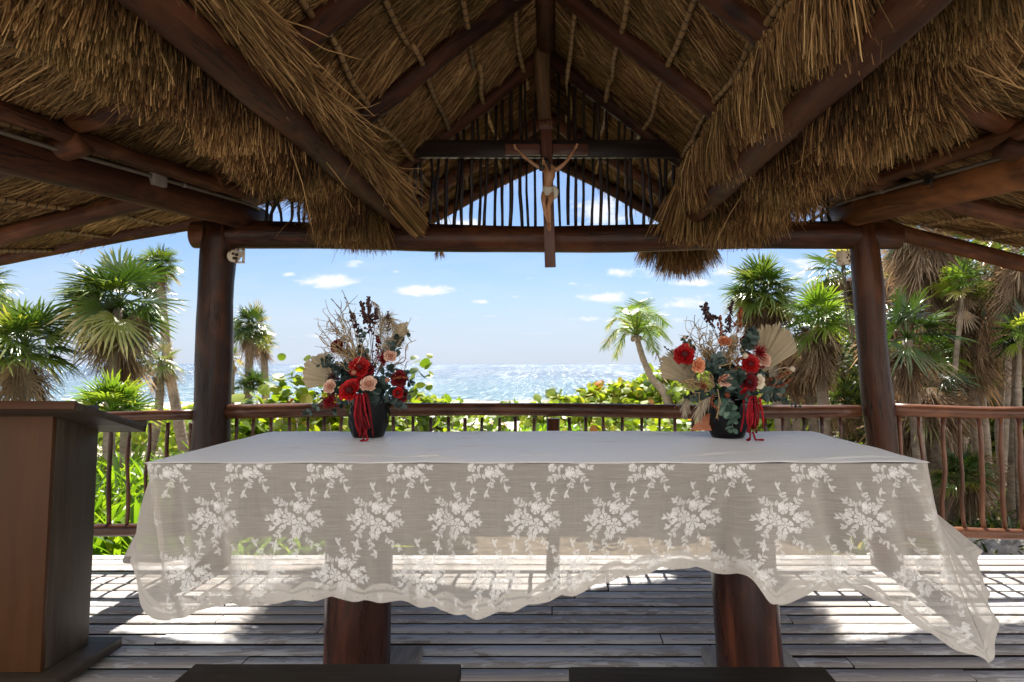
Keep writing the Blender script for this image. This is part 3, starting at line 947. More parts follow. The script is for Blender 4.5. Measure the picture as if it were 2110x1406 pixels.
def folded(seed=82):
    r_ = np.random.default_rng(seed)
    b = MB()
    n = 24000
    y = .6 + 3.6 * r_.random(n)
    ph = np.mod(y * 1.55 + .3, 1.0)
    P = np.stack([XC + .88 - .07 * r_.random(n), y + 0 * ph, 2.43 + .05 * r_.random(n) - .02 * ph], 1)
    D = unit(np.stack([.12 + .15 * r_.normal(size=n), .42 + .25 * r_.normal(size=n), -.9 - .1 * ph], 1))
    ln = (.13 + .15 * (1 - ph)) * (.75 + .4 * r_.random(n))
    b.blades(P, D, ln, .0044 * (.6 + .8 * r_.random(n)), bend=np.stack([.03 + .03 * r_.random(n), r_.normal(size=n) * .02, -.03 - .02 * r_.random(n)], 1), rnd=np.clip(r_.normal(.50, .25, n), 0, 1), taper=.5)
    n = 1300                                           # brush at the far end, over the beam
    c0 = at(1425, 395, 4.24)
    off = r_.normal(size=(n, 3)) * [.045, .03, .02]
    D = unit(np.array([-.14, .02, -1.0]) + off * 2.6)
    b.blades(c0 + off, D, .31 * (.8 + .25 * r_.random(n)), .0075, bend=r_.normal(size=(n, 3)) * .012, rnd=np.clip(r_.normal(.6, .2, n), 0, 1), taper=.5)
    b.build('thatch_roll', M['fringe'], pav, smooth=False)


folded()

# verge straw of the far gable end
b = MB()
n = 5000
sg = np.where(RNG.random(n) < .5, -1, 1)
d = 1.35 * RNG.random(n)
d = np.minimum(d, 1.3)
P = np.stack([XC + sg * d, 5.76 + .08 * RNG.random(n), fz_g(d, np.full(n, 5.8)) - .01], 1)
D = unit(np.stack([sg * (.55 + .2 * RNG.normal(size=n)), .1 * RNG.normal(size=n), -.75 + .12 * RNG.normal(size=n)], 1))
b.blades(P, D, (.15 + .05 * (d > .8)) * (.5 + .8 * RNG.random(n)), .008, bend=RNG.normal(size=(n, 3)) * .02)
n = 4200                                               # its eaves
sg = np.where(RNG.random(n) < .5, -1, 1)
y = 4.55 + 1.25 * RNG.random(n)
P = np.stack([XC + sg * (1.18 + .12 * RNG.random(n)), y, fz_g(np.full(n, 1.25), y) + .02], 1)
D = unit(np.stack([sg * (.35 + .1 * RNG.normal(size=n)), .15 * RNG.normal(size=n), -np.ones(n)], 1))
b.blades(P, D, .11 * (.7 + .5 * RNG.random(n)), .009, bend=RNG.normal(size=(n, 3)) * .015)
b.build('thatch_fringe', M['fringe'], pav, smooth=False)

# ------------------------------------------------------------------ altar table
TZ = .953
TX0, TX1, TY0, TY1 = -1.318, 1.214, 2.235, 3.235
altar = empty('altar_table', ((TX0 + TX1) / 2, (TY0 + TY1) / 2, 0), 'long altar table on two thick round trunk legs under a lace cloth', 'table')
b = MB()
b.box(((TX0 + TX1) / 2, (TY0 + TY1) / 2, TZ - .035), (TX1 - TX0 - .02, TY1 - TY0 - .02, .05))
b.build('tabletop', M['gray_wood'], altar, smooth=False, bevel=.006)
b = MB()
b.box(((TX0 + TX1) / 2, TY1 - .06, TZ - .155), (TX1 - TX0 - .12, .03, .19))
b.box(((TX0 + TX1) / 2, TY0 + .075, TZ - .155), (TX1 - TX0 - .12, .03, .19))
for sx_ in (TX0 + .06, TX1 - .06):
    b.box((sx_, (TY0 + TY1) / 2, TZ - .155), (.03, TY1 - TY0 - .16, .19))
b.build('apron', M['gray_wood'], altar, smooth=False, bevel=.004)
for (px, r0, r1, s) in ((737, .131, .126, 1), (1541, .122, .128, 2)):
    c0 = at(px, 1300, 2.76)
    MB().tube(wavy((c0[0], 2.76, .03), (c0[0] - .02 * (s == 2), 2.76, TZ - .06), 12, .003, 700 + s), np.linspace(r1, r0, 12), 30, seed=s, jit=.006).build('leg', M['altar_leg'], altar)
    b = MB()
    w = .36 if s == 2 else .30
    b.box((c0[0] + .055, 2.82, .028), (w, .46, .052))
    b.build('foot_block', M['drift'], altar, smooth=False, bevel=.008)

# ------------------------------------------------------------------ lace cloth
m, t = material('sheer_lace')
lc = t.attr('lc').outputs['Vector']                    # x along the edge, y down the drop, z distance from the hem
sp = t.n('ShaderNodeSeparateXYZ', {0: lc})
u, v, hm = sp.outputs
slub = t.noise(t.mul(lc, (9.0, 420.0, 0)), 1.0, 4.0, 0.7, 0.25)
slub2 = t.noise(t.mul(lc, (3.0, 150.0, 0)), 1.0, 5.0, 0.7, 0.4)
warp_ = t.noise(t.mul(lc, (500.0, 4.0, 0)), 1.0, 2.0, 0.6)
dens = t.math('ADD', 0.54, t.math('MULTIPLY', t.math('SUBTRACT', slub, 0.5), 0.42))
st = t.n('ShaderNodeMapRange', {0: slub2, 1: 0.60, 2: 0.72, 3: 0.0, 4: 0.22}).outputs[0]
dens = t.math('ADD', dens, st)
dens = t.math('ADD', dens, t.math('MULTIPLY', t.math('SUBTRACT', warp_, 0.5), 0.14))
sc = t.math('ABSOLUTE', t.math('SINE', t.math('MULTIPLY', u, 26.0)))
w_ = t.math('ADD', 0.030, t.math('MULTIPLY', sc, 0.030))
band = t.n('ShaderNodeMapRange', {0: t.math('SUBTRACT', hm, w_), 1: -.003, 2: .002, 3: 1.0, 4: 0.0}).outputs[0]
inner = t.n('ShaderNodeMapRange', {0: t.math('ABSOLUTE', t.math('SUBTRACT', hm, t.math('MULTIPLY', w_, 0.62))), 1: .003, 2: .005, 3: 1.0, 4: 0.0}).outputs[0]
cell = t.n('ShaderNodeTexVoronoi', {'Vector': t.n('ShaderNodeCombineXYZ', {0: u, 1: hm, 2: 0.0}).outputs[0], 'Scale': 62.0}, feature='F1').outputs[0]
hole = t.n('ShaderNodeMapRange', {0: cell, 1: .17, 2: .24, 3: 0.0, 4: 1.0}).outputs[0]
bd = t.math('MULTIPLY', band, t.math('SUBTRACT', 0.42, t.math('MULTIPLY', inner, 0.25)))
bd = t.math('MULTIPLY', bd, t.math('ADD', 0.35, t.math('MULTIPLY', hole, 0.65)))
dens = t.math('ADD', dens, bd, clamp=True)
# thin cloth hides more where it is seen edge-on, so folds and corners read denser
geo_ = t.n('ShaderNodeNewGeometry')
cosv = t.n('ShaderNodeVectorMath', {0: geo_.outputs['Normal'], 1: geo_.outputs['Incoming']}, operation='DOT_PRODUCT').outputs['Value']
cosv = t.math('MAXIMUM', t.math('ABSOLUTE', cosv), 0.25)
clear = t.math('MAXIMUM', t.math('SUBTRACT', 1.0, dens), 0.001)
dens = t.math('SUBTRACT', 1.0, t.math('POWER', clear, t.math('DIVIDE', 1.0, cosv)))
col = t.mix(slub, (.63, .565, .50), (.74, .685, .615))
dif = t.n('ShaderNodeBsdfDiffuse', {0: col}).outputs[0]
trl = t.n('ShaderNodeBsdfTranslucent', {0: col}).outputs[0]
clothsh = t.n('ShaderNodeMixShader', {0: 0.45, 1: dif, 2: trl}).outputs[0]
trn = t.n('ShaderNodeBsdfTransparent', {0: (1, .985, .96, 1)}).outputs[0]
t.out(t.n('ShaderNodeMixShader', {0: dens, 1: trn, 2: clothsh}).outputs[0])
M['lace'] = m
m, t = material('lace_flowers')
lc = t.attr('lc').outputs['Vector']
nz = t.noise(t.mul(lc, (330, 330, 0)), 1.0, 2.0, 0.6)
col = t.mix(nz, (.84, .81, .77), (.95, .93, .90))
dif = t.n('ShaderNodeBsdfDiffuse', {0: col}).outputs[0]
trl = t.n('ShaderNodeBsdfTranslucent', {0: col}).outputs[0]
sh = t.n('ShaderNodeMixShader', {0: 0.35, 1: dif, 2: trl}).outputs[0]
t.out(t.n('ShaderNodeMixShader', {0: t.math('ADD', 0.45, t.math('MULTIPLY', nz, 0.55)), 1: t.n('ShaderNodeBsdfTransparent').outputs[0], 2: sh}).outputs[0])
M['motif'] = m
m, t = material('cloth_on_table')
lc = t.attr('lc').outputs['Vector']
pos = t.n('ShaderNodeNewGeometry').outputs['Position']
s1 = t.noise(t.mul(pos, (7, 320, 1)), 1.0, 4.0, 0.7)
s2 = t.noise(t.mul(pos, (4, 60, 1)), 1.0, 5.0, 0.7)
col = t.mix(s1, (.73, .69, .655), (.83, .795, .765))
mk = t.n('ShaderNodeMapRange', {0: s2, 1: 0.60, 2: 0.68, 3: 0.0, 4: 0.30}).outputs[0]
col = t.mix(mk, col, (.40, .34, .28))
t.out(principled(t, col, 0.48, t.bump(t.math('ADD', t.math('MULTIPLY', s1, .3), s2), 0.35, 0.006), spec=.5, **{'Sheen Weight': 0.3, 'Sheen Roughness': 0.4}))
M['cloth_top'] = m

# hem: (top x, top y, hem x, y, z); the front hem follows the photo
def hemp(px, py, Y):
    return at(px, py, Y)


TOPB = TZ - .0095
HEM = []
def hm_(tx, ty, p):
    HEM.append((tx, ty, *p))


hm_(TX0, 3.235, (TX0 - .03, 3.26, .70))
hm_(TX0, 2.95, (TX0 - .05, 2.95, .58))
hm_(TX0, 2.70, (TX0 - .09, 2.72, .52))
hm_(TX0, 2.50, hemp(283, 1160, 2.50))
hm_(TX0, 2.36, hemp(268, 1150, 2.33))
hm_(TX0, 2.27, hemp(300, 1252, 2.28))
hm_(TX0 + .005, TY0, hemp(348, 1278, 2.24))
hm_(-1.24, TY0, hemp(378, 1272, 2.17))
hm_(-1.14, TY0, hemp(440, 1252, 2.20))
hm_(-1.00, TY0, hemp(525, 1240, 2.21))
hm_(-.84, TY0, hemp(620, 1236, 2.17))
hm_(-.66, TY0, hemp(735, 1238, 2.20))
hm_(-.48, TY0, hemp(850, 1246, 2.17))
hm_(-.32, TY0, hemp(945, 1260, 2.14))
hm_(-.19, TY0, hemp(1020, 1266, 2.10))
hm_(-.04, TY0, hemp(1110, 1246, 2.10))
hm_(.12, TY0, hemp(1205, 1216, 2.12))
hm_(.27, TY0, hemp(1295, 1185, 2.16))
hm_(.40, TY0, hemp(1380, 1166, 2.20))
hm_(.50, TY0, hemp(1445, 1172, 2.22))
hm_(.56, TY0, hemp(1500, 1190, 2.20))
hm_(.61, TY0, hemp(1548, 1192, 2.10))
hm_(.66, TY0, hemp(1592, 1246, 2.06))
hm_(.72, TY0, hemp(1625, 1240, 2.12))
hm_(.80, TY0, hemp(1690, 1214, 2.20))
hm_(.90, TY0, hemp(1765, 1218, 2.22))
hm_(.99, TY0, hemp(1825, 1246, 2.20))
hm_(1.07, TY0, hemp(1895, 1292, 2.17))
hm_(1.14, TY0, hemp(1965, 1336, 2.15))
hm_(1.195, TY0, hemp(2030, 1362, 2.13))
hm_(TX1, 2.25, hemp(2058, 1370, 2.16))
hm_(TX1, 2.36, hemp(2042, 1280, 2.28))
hm_(TX1, 2.55, hemp(2018, 1190, 2.42))
hm_(TX1, 2.78, hemp(1985, 1110, 2.62))
hm_(TX1, 3.0, (TX1 + .12, 2.9, .60))
hm_(TX1, 3.235, (TX1 + .05, 3.26, .66))
HEM = np.array(HEM)
NP_, NT_ = 620, 44
# arc length of the top edge as parameter
seg = np.concatenate([[0], np.cumsum(np.linalg.norm(np.diff(HEM[:, :2], axis=0), axis=1) + .012)])
par = np.linspace(0, seg[-1], NP_)
idx = np.interp(par, seg, np.arange(len(HEM)))
Q = np.concatenate([[2 * HEM[0] - HEM[1]], HEM, [2 * HEM[-1] - HEM[-2]]])
ii = np.minimum(idx.astype(int), len(HEM) - 2)
uu = (idx - ii)[:, None]
A_, B_, C_, D_ = Q[ii], Q[ii + 1], Q[ii + 2], Q[ii + 3]
cr = 0.5 * (2 * B_ + (C_ - A_) * uu + (2 * A_ - 5 * B_ + 4 * C_ - D_) * uu ** 2 + (3 * B_ - A_ - 3 * C_ + D_) * uu ** 3)
topxy = HEM[ii][:, :2] * (1 - uu) + HEM[ii + 1][:, :2] * uu
hem = cr[:, 2:5]
scal = .007 * (np.abs(np.sin(par * 26.0)) - .5)
hem[:, 2] -= scal
tt = np.linspace(0, 1, NT_) ** 1.0
CL = np.zeros((NP_, NT_, 3))
front = (topxy[:, 1] < TY0 + .003)
outn = np.zeros((NP_, 3))
dx = np.clip((topxy[:, 0] - (TX0 + .02)) / .05, 0, 1)
outn[:, 1] = -1.0
outn[topxy[:, 1] > TY0 + .02] = (0, 0, 0)
outn[(topxy[:, 1] > TY0 + .02) & (topxy[:, 0] < 0)] = (-1, 0, 0)
outn[(topxy[:, 1] > TY0 + .02) & (topxy[:, 0] > 0)] = (1, 0, 0)
for _ in range(14):
    outn = (np.roll(outn, 1, 0) + outn * 2 + np.roll(outn, -1, 0)) / 4
outn = unit(outn)
rr = np.random.default_rng(5)
fold = sum(a * np.sin(par * k + p + 0.0) for a, k, p in ((1.0, 9.3, .3), (.7, 17.1, 1.9), (.5, 31.7, .7), (.32, 53.0, 2.2), (.18, 88.0, 1.2)))
fold2 = sum(a * np.sin(par * k + p) for a, k, p in ((.8, 13.1, 2.3), (.6, 23.0, .4), (.5, 41.0, 1.1)))
big = np.exp(-((topxy[:, 0] - .40) / .16) ** 2) * front
for k, q in enumerate(tt):
    top = np.concatenate([topxy, np.full((NP_, 1), TOPB + .006)], 1) + outn * .004
    e = q ** 1.18
    P = top * (1 - e) + hem * e
    P[:, 2] = top[:, 2] * (1 - q) + hem[:, 2] * q
    amp = (q ** 1.1) * .025
    P = P + outn * (fold * amp * (1 - .35 * q) + fold2 * .013 * np.sin(np.pi * q) + .003 * np.sin(min(q * 8, 1.57)))[:, None]
    # the wind pushes the drop in the middle inwards and lets the hem curl back out
    P = P + np.array([0, 1.0, 0]) * (big * .035 * np.sin(np.pi * q ** 1.3))[:, None]
    # corner folds
    cr_ = np.exp(-((topxy[:, 0] - TX1 + .06) / .07) ** 2) * (topxy[:, 1] < TY0 + .05)
    P = P + outn * (cr_ * .035 * np.sin(np.pi * min(q * 1.1, 1)) * np.cos(par * 38))[:, None]
    cl_ = np.exp(-((topxy[:, 0] - TX0 - .03) / .06) ** 2) * (topxy[:, 1] < TY0 + .10)
    P = P + outn * (cl_ * .045 * np.sin(np.pi * min(q * 1.05, 1)) * np.cos(par * 44 + 1.0))[:, None]
    CL[:, k] = P
LEN = np.concatenate([np.zeros((NP_, 1)), np.cumsum(np.linalg.norm(np.diff(CL, axis=1), axis=2), 1)], 1)
cl_lc = np.stack([np.repeat(par[:, None], NT_, 1), LEN, LEN[:, -1:] - LEN], 2)

cloth = MB()
cloth.grid(CL, 0, lc=cl_lc)
# rounded shoulder and the flat part on the table
gx2, gy2 = np.linspace(TX0 - .004, TX1 + .004, 420), np.linspace(TY0 - .004, TY1 + .004, 220)
GX, GY = np.meshgrid(gx2, gy2, indexing='ij')
GZ = TZ + .002 + .0016 * np.sin(GX * 3.1 + GY * 9) * np.sin(GY * 11 - GX) + .0012 * np.sin(GX * 17 + 3 * np.sin(GY * 6))
cr2 = np.exp(-((GY - (2.42 + .45 * (GX - .55))) / .012) ** 2) * np.exp(-((GX - .55) / .16) ** 2) * .006
cr2 += np.exp(-((GY - (2.30 + .30 * (GX - .95))) / .010) ** 2) * np.exp(-((GX - .98) / .2) ** 2) * .006
cr2 += np.exp(-((GY - (2.33 + .2 * (GX + .5))) / .008) ** 2) * np.exp(-((GX + .45) / .07) ** 2) * .005
for _k in range(26):
    x0_, y0_, a_ = RNG.uniform(TX0 + .1, TX1 - .1), RNG.uniform(TY0 + .05, TY1 - .05), RNG.normal() * .5
    q_ = (GX - x0_) * math.cos(a_) + (GY - y0_) * math.sin(a_)
    p_ = -(GX - x0_) * math.sin(a_) + (GY - y0_) * math.cos(a_) + .02 * np.sin(q_ * 14 + _k)
    cr2 = cr2 + .0034 * np.exp(-(p_ / .007) ** 2) * np.exp(-(q_ / RNG.uniform(.05, .16)) ** 2)
GZ = GZ + cr2
edge = np.minimum(np.minimum(GX - gx2[0], gx2[-1] - GX), np.minimum(GY - gy2[0], gy2[-1] - GY))
GZ = GZ - .004 * np.exp(-edge / .004)
cloth.grid(np.stack([GX, GY, GZ], 2), 2)
# back drop
nb = 120
xb = np.linspace(TX0, TX1, nb)
BK = np.zeros((nb, 8, 3))
for k, q in enumerate(np.linspace(0, 1, 8)):
    BK[:, k] = np.stack([xb, TY1 + .006 + q * (.02 + .012 * np.sin(xb * 11)), TZ - .002 - q * (.235 + .012 * np.sin(xb * 7 + 1))], 1)
LB = np.stack([np.repeat(xb[:, None], 8, 1), TZ - BK[:, :, 2], .25 - (TZ - BK[:, :, 2])], 2)
cloth.grid(BK, 0, lc=LB)

# woven flowers: one bouquet drawn flat, laid on the drop
def leafpoly(x, y, a, L, w):
    c, s = math.cos(a), math.sin(a)
    sh_ = [(0, 0.04), (.25, .8), (.5, 1.0), (.78, .62), (1.0, 0.0)]
    out = []
    for sg in (1, -1):
        q = [(p * L, sg * (h * w * .5 + .0004)) for p, h in sh_]
        q = [(p0, sg * .00045) for p0 in (L * .93, 0.0)][::-1][:1] + q
        out.append([(x + c * p - s * h, y + s * p + c * h) for p, h in q])
    return out


def flowerpoly(x, y, r, ph, n=6):
    out = []
    for ring, (r0, r1, k) in enumerate(((.58, 1.0, n), (.22, .54, n - 1))):
        for i in range(k):
            a = ph + 2 * math.pi * (i + .5 * ring) / k
            h = math.pi / k * .86
            q = [(r0, -h * .8), (r1 * .93, -h), (r1 * 1.02, -h * .4), (r1 * 1.02, h * .4), (r1 * .93, h), (r0, h * .8)]
            out.append([(x + r * p * math.cos(a + g), y + r * p * math.sin(a + g)) for p, g in q])
    out.append([(x + r * .17 * math.cos(g), y + r * .17 * math.sin(g)) for g in np.linspace(0, 2 * math.pi, 7)[:-1]])
    return out


def strip(pts, w):
    out = []
    for (x0, y0), (x1, y1) in zip(pts[:-1], pts[1:]):
        d = math.hypot(x1 - x0, y1 - y0) + 1e-9
        nx, ny = -(y1 - y0) / d * w / 2, (x1 - x0) / d * w / 2
        out.append([(x0 + nx, y0 + ny), (x1 + nx, y1 + ny), (x1 - nx, y1 - ny), (x0 - nx, y0 - ny)])
    return out


def bouquet():
    polys = []
    r_ = np.random.default_rng(12)
    for x, y, r in ((.012, -.022, .024), (-.018, -.002, .019), (-.046, .018, .0135), (.030, .036, .0135), (.048, .002, .014), (.010, .028, .015), (.044, -.034, .010), (-.008, -.044, .009)):
        polys += flowerpoly(x, y, r, r_.random() * 6, 6 if r > .014 else 5)
    for x0, y0, a, L in ((.015, .04, 1.5, .058), (.035, .03, .75, .056), (-.03, -.03, 3.75, .054), (-.01, -.05, 4.5, .054), (.03, -.05, 5.2, .052), (-.045, .0, 2.9, .030), (.05, -.01, -.35, .030), (-.02, .03, 2.2, .036), (.045, .0, .2, .03), (-.03, -.01, 3.3, .04)):
        pts = [(x0 + L * q * math.cos(a + .35 * q), y0 + L * q * math.sin(a + .35 * q)) for q in np.linspace(0, 1, 6)]
        polys += strip(pts, .0016)
        for k, (px, py) in enumerate(pts[1:]):
            sgn = 1 if k % 2 else -1
            polys += leafpoly(px, py, a + sgn * .8 + r_.normal() * .25, .0155 + .004 * r_.random(), .0068)
        polys += leafpoly(*pts[-1], a + .3, .017, .0075)
        polys += leafpoly(*pts[2], a - .9, .014, .0062)
    for _ in range(22):
        a = r_.random() * 2 * math.pi
        d = .03 + .016 * r_.random()
        polys += leafpoly(d * math.cos(a), d * math.sin(a) * .95 - .004, a + r_.normal() * .6, .021, .0085)
    return polys


BQ = bouquet()
# look-up on the front drop: u metres along x at the top edge, v metres down
fi = np.where(front)[0]
fx = topxy[fi, 0]
FR, FL = CL[fi], LEN[fi]
dP = np.gradient(FR, axis=0)
dT = np.gradient(FR, axis=1)
FN = unit(np.cross(dT, dP))
if FN[len(fi) // 2, 10, 1] > 0:
    FN = -FN


def on_drop(us, vs):
    """positions on the front drop; returns None where off the cloth"""
    a = np.interp(us, fx, np.arange(len(fx)))
    if np.any(us < fx[0] + .002) or np.any(us > fx[-1] - .002):
        return None
    i = np.minimum(a.astype(int), len(fx) - 2)
    f = (a - i)[:, None]
    out, nn = [], []
    for k in range(len(us)):
        row = FL[i[k]] * (1 - f[k]) + FL[i[k] + 1] * f[k]
        if vs[k] < 0 or vs[k] > row[-1] - .012:
            return None
        c0 = np.interp(vs[k], row, np.arange(NT_))
        j = min(int(c0), NT_ - 2)
        g = c0 - j
        p = [(FR[i[k] + da, j + db], FN[i[k] + da, j + db], (f[k] if da else 1 - f[k]) * (g if db else 1 - g)) for da in (0, 1) for db in (0, 1)]
        out.append(sum(q[0] * q[2] for q in p))
        nn.append(sum(q[1] * q[2] for q in p))
    return np.array(out) + np.array(nn) * .0016


MS = 1.02
for row, v0, off in ((0, -.004, 350), (1, .172, 445), (2, .345, 530), (3, .515, 445)):
    for kx in range(-1, 12):
        px = off + kx * 163.5
        u0 = (px - CX) / F * TY0 / (1 - 0 * v0)
        for poly in BQ:
            P = np.array(poly) * MS
            us, vs = u0 + P[:, 0], v0 - P[:, 1] * (1 if row else -1)
            q = on_drop(us, vs)
            if q is None:
                continue
            cloth.add(q, np.arange(len(q))[None], 1, .5, np.stack([us, vs, us * 0 + .2], 1))
tag(cloth.build('tablecloth', [M['lace'], M['motif'], M['cloth_top']]), 'sheer white lace tablecloth with woven flowers draped over the altar', 'tablecloth')

# ------------------------------------------------------------------ lectern
lect = empty('lectern', (-2.3, 2.9, 0), 'brown wooden lectern with slanted dark top at the left', 'lectern')
LX1 = at(97, 1100, 2.75)[0]
LY0, LY1 = 2.75, 3.03
b = MB()
b.box((LX1 - .275, LY0 + .011, .58), (.55, .022, 1.02))
b.build('front_panel', M['lectern_front'], lect, smooth=False, bevel=.002)
for x in (LX1 - .009, LX1 - .541):
    b = MB()
    b.box((x, (LY0 + LY1) / 2 + .012, .58), (.018, LY1 - LY0 - .026, 1.02))
    b.build('side_panel', M['lectern_side'], lect, smooth=False, bevel=.002)
b = MB()
b.box((LX1 - .275, 2.83, .045), (.74, .56, .045))
b.build('base_board', M['lectern_side'], lect, smooth=False, bevel=.003)
pn, pf = at(160, 836, 2.62), at(298, 884, 3.08)
ang = math.atan2(pf[2] - pn[2], pf[1] - pn[1])
rot = np.array(Matrix.Rotation(ang, 3, 'X'))
ln = math.hypot(pf[1] - pn[1], pf[2] - pn[2])
xr = (pn[0] + pf[0]) / 2
b = MB()
b.box((xr - .36, (pn[1] + pf[1]) / 2, (pn[2] + pf[2]) / 2), (.72, ln, .028), rot)
top = b.build('slanted_top', M['lectern_front'], lect, smooth=False, bevel=.002)
top.data.materials[0] = M['lectern_side']
b = MB()
b.box((xr - .36, pf[1] - .004, pf[2] + .012), (.72, .018, .05), rot)
b.build('book_ledge', M['lectern_side'], lect, smooth=False, bevel=.002)
b = MB()
b.box((xr - .36, pn[1] - .001, pn[2] + .001), (.722, .014, .032), rot)
b.build('front_edge', M['lectern_front'], lect, smooth=False, bevel=.002)

# ------------------------------------------------------------------ benches in front of the altar
for k, (pxa, pxb, pya, lab) in enumerate(((402, 951, 1367, 'dark bench before the altar, the one in front of the left table leg'),
                                          (1172, 1697, 1373, 'dark bench before the altar, the one in front of the right table leg'))):
    Yb = 1.88
    pA, pB = at(pxa, pya, Yb), at(pxb, pya, Yb)
    z = (pA[2] + pB[2]) / 2
    xc = (pA[0] + pB[0]) / 2
    w = pB[0] - pA[0]
    bn = empty('bench', (xc, Yb - .16, 0), lab, 'bench', 'dark benches before the altar')
    b = MB()
    b.box((xc, Yb - .16, z - .02), (w, .32, .04))
    b.build('seat', M['bench'], bn, smooth=False, bevel=.005)
    for sx_ in (-1, 1):
        b = MB()
        b.box((xc + sx_ * (w / 2 - .05), Yb - .16, (z - .042) / 2), (.035, .26, z - .042))
        b.build('leg', M['bench'], bn, smooth=False, bevel=.003)
    b = MB()
    b.box((xc, Yb - .16, z * .42), (w - .14, .03, .08))
    b.build('stretcher', M['bench'], bn, smooth=False, bevel=.003)

# ------------------------------------------------------------------ crucifix
YC = 4.20
cx_ = empty('crucifix', at(1129, 310, YC), 'dark red wooden crucifix with a carved figure hung from the black beam', 'crucifix')
b = MB()
p0, p1 = at(1125, 247, YC), at(1134, 551, YC)
ang = math.atan2(p1[0] - p0[0], p0[2] - p1[2])
rot = np.array(Matrix.Rotation(-ang, 3, 'Y'))
b.box((p0 + p1) / 2, (.068, .034, np.linalg.norm(p1 - p0)), rot)
b.build('upright', M['cross'], cx_, smooth=False, bevel=.003)
b = MB()
for xa, xb2 in ((1041, 1113), (1139, 1212)):
    pa, pc = at(xa, 309, YC - .0), at(xb2, 309, YC - .0)
    b.box((pa + pc) / 2, (abs(pc[0] - pa[0]), .030, .068))
b.build('crossbar', M['cross'], cx_, smooth=False, bevel=.003)
b = MB()
c0 = at(1125, 257, YC - .022)
b.box(c0, (.092, .010, .062))
plq = b.build('title_plaque', M['cross'], cx_, smooth=False, bevel=.002)
b = MB()
LET = {'I': [((.5, 0), (.5, 1))], 'N': [((.1, 0), (.1, 1)), ((.1, 1), (.9, 0)), ((.9, 0), (.9, 1))],
       'R': [((.1, 0), (.1, 1)), ((.1, 1), (.8, .95)), ((.8, .95), (.8, .55)), ((.8, .55), (.1, .5)), ((.4, .5), (.9, 0))]}
x = -.037
for ch in 'INRI':
    wl = .008 if ch == 'I' else .019
    for (a0, b0), (a1, b1) in LET[ch]:
        P = [c0 + np.array([x + a0 * wl, -.0065, -.018 + b0 * .036]), c0 + np.array([x + a1 * wl, -.0065, -.018 + b1 * .036])]
        b.tube(P, .0016, 6)
    x += wl + .0065
o = b.build('lettering', M['bamboo'], plq)

m, t = material('painted_skin')
lc = t.attr('lc').outputs['Vector']
n1 = t.noise(lc, 26.0, 4.0)
t.out(principled(t, t.ramp(n1, [(0.3, (.26, .115, .05)), (0.6, (.42, .215, .105)), (0.8, (.52, .29, .155))]), .45))
M['carved_skin'] = m
m, t = material('painted_hair')
t.out(principled(t, (.018, .010, .006), .6))
M['carved_hair'] = m
m, t = material('painted_linen')
lc = t.attr('lc').outputs['Vector']
n1 = t.noise(lc, 40.0, 3.0)
t.out(principled(t, t.mix(n1, (.40, .36, .29), (.62, .58, .50)), .7))
M['carved_linen'] = m
YB = YC - .055
PXM = YB / F * 1.0


def J(px, py, dy=0.0):
    return at(px, py, YB + dy)


bd = MB()
def limb(pts, rad, n=10):
    P = spline(np.array(pts), 6 * (len(pts) - 1) + 1)
    r_ = np.interp(np.linspace(0, 1, len(P)), np.linspace(0, 1, len(pts)), rad) * PXM
    bd.tube(P, r_, n)
    for q, r0 in ((P[0], r_[0]), (P[-1], r_[-1])):
        bd.sphere(q, r0, 8, 6)


limb([J(1134, 349), J(1132, 362, -.008), J(1130, 376, -.004), J(1129, 390), J(1128, 398)], [11, 12.6, 9.3, 9.8, 9.5], 14)     # trunk
for sx2 in (-1, 1):
    bd.sphere(J(1132 + sx2 * 6, 356, -.016), np.array([7, 5, 5.5]) * PXM, 10, 7)
limb([J(1122, 350), J(1134, 347), J(1146, 349)], [5, 6, 5], 10)                                        # shoulders
limb([J(1129, 346, -.01), J(1123, 340, -.022), J(1120, 336, -.03)], [4.6, 4.4, 4.6])                    # neck
bd.sphere(J(1119, 333, -.03), np.array([7.0, 8.0, 9.0]) * PXM, 14, 10)                                     # head, sunk on the chest
bd.sphere(J(1118, 336, -.052), np.array([1.6, 2.0, 2.6]) * PXM, 8, 6)                                      # nose
bd.sphere(J(1117.5, 342, -.042), np.array([3.6, 3.2, 2.6]) * PXM, 8, 6)                                    # jaw
limb([J(1121, 351), J(1104, 341, -.006), J(1090, 331, -.004)], [5.0, 4.0, 3.4])
limb([J(1090, 331, -.004), J(1077, 320), J(1066, 309, .012)], [3.4, 3.3, 2.2])
limb([J(1147, 350), J(1160, 340, -.006), J(1169, 331, -.004)], [5.0, 4.0, 3.4])
limb([J(1169, 331, -.004), J(1178, 318), J(1184, 307, .012)], [3.4, 3.3, 2.2])
for hx, hy, sg in ((1063, 305, -1), (1186, 303, 1)):
    limb([J(hx, hy + 3, .008), J(hx + sg * 2, hy - 1, .004)], [2.5, 2.8])
    for f_, (dx_, dy_) in enumerate(((-.6, -7.2), (1.4, -7.8), (3.0, -7.0), (4.4, -5.4))):
        limb([J(hx + sg * (1 + f_ * .8), hy - 2), J(hx + sg * (dx_ * .6 + 1.6), hy + dy_ * .65, -.006), J(hx + sg * (dx_ + 1.2), hy + dy_, -.014)], [1.0, .9, .7], 6)
    limb([J(hx - sg * 1.5, hy), J(hx - sg * 4.0, hy - 3, -.008)], [1.1, .8], 6)
limb([J(1123, 396), J(1120, 408, -.03), J(1121, 424, -.035)], [6.8, 6.0, 4.4])
limb([J(1134, 396), J(1135, 409, -.034), J(1131, 424, -.045)], [6.8, 6.0, 4.4])
limb([J(1121, 424, -.035), J(1124, 440, -.012), J(1130, 460, .004)], [4.4, 4.3, 2.5])
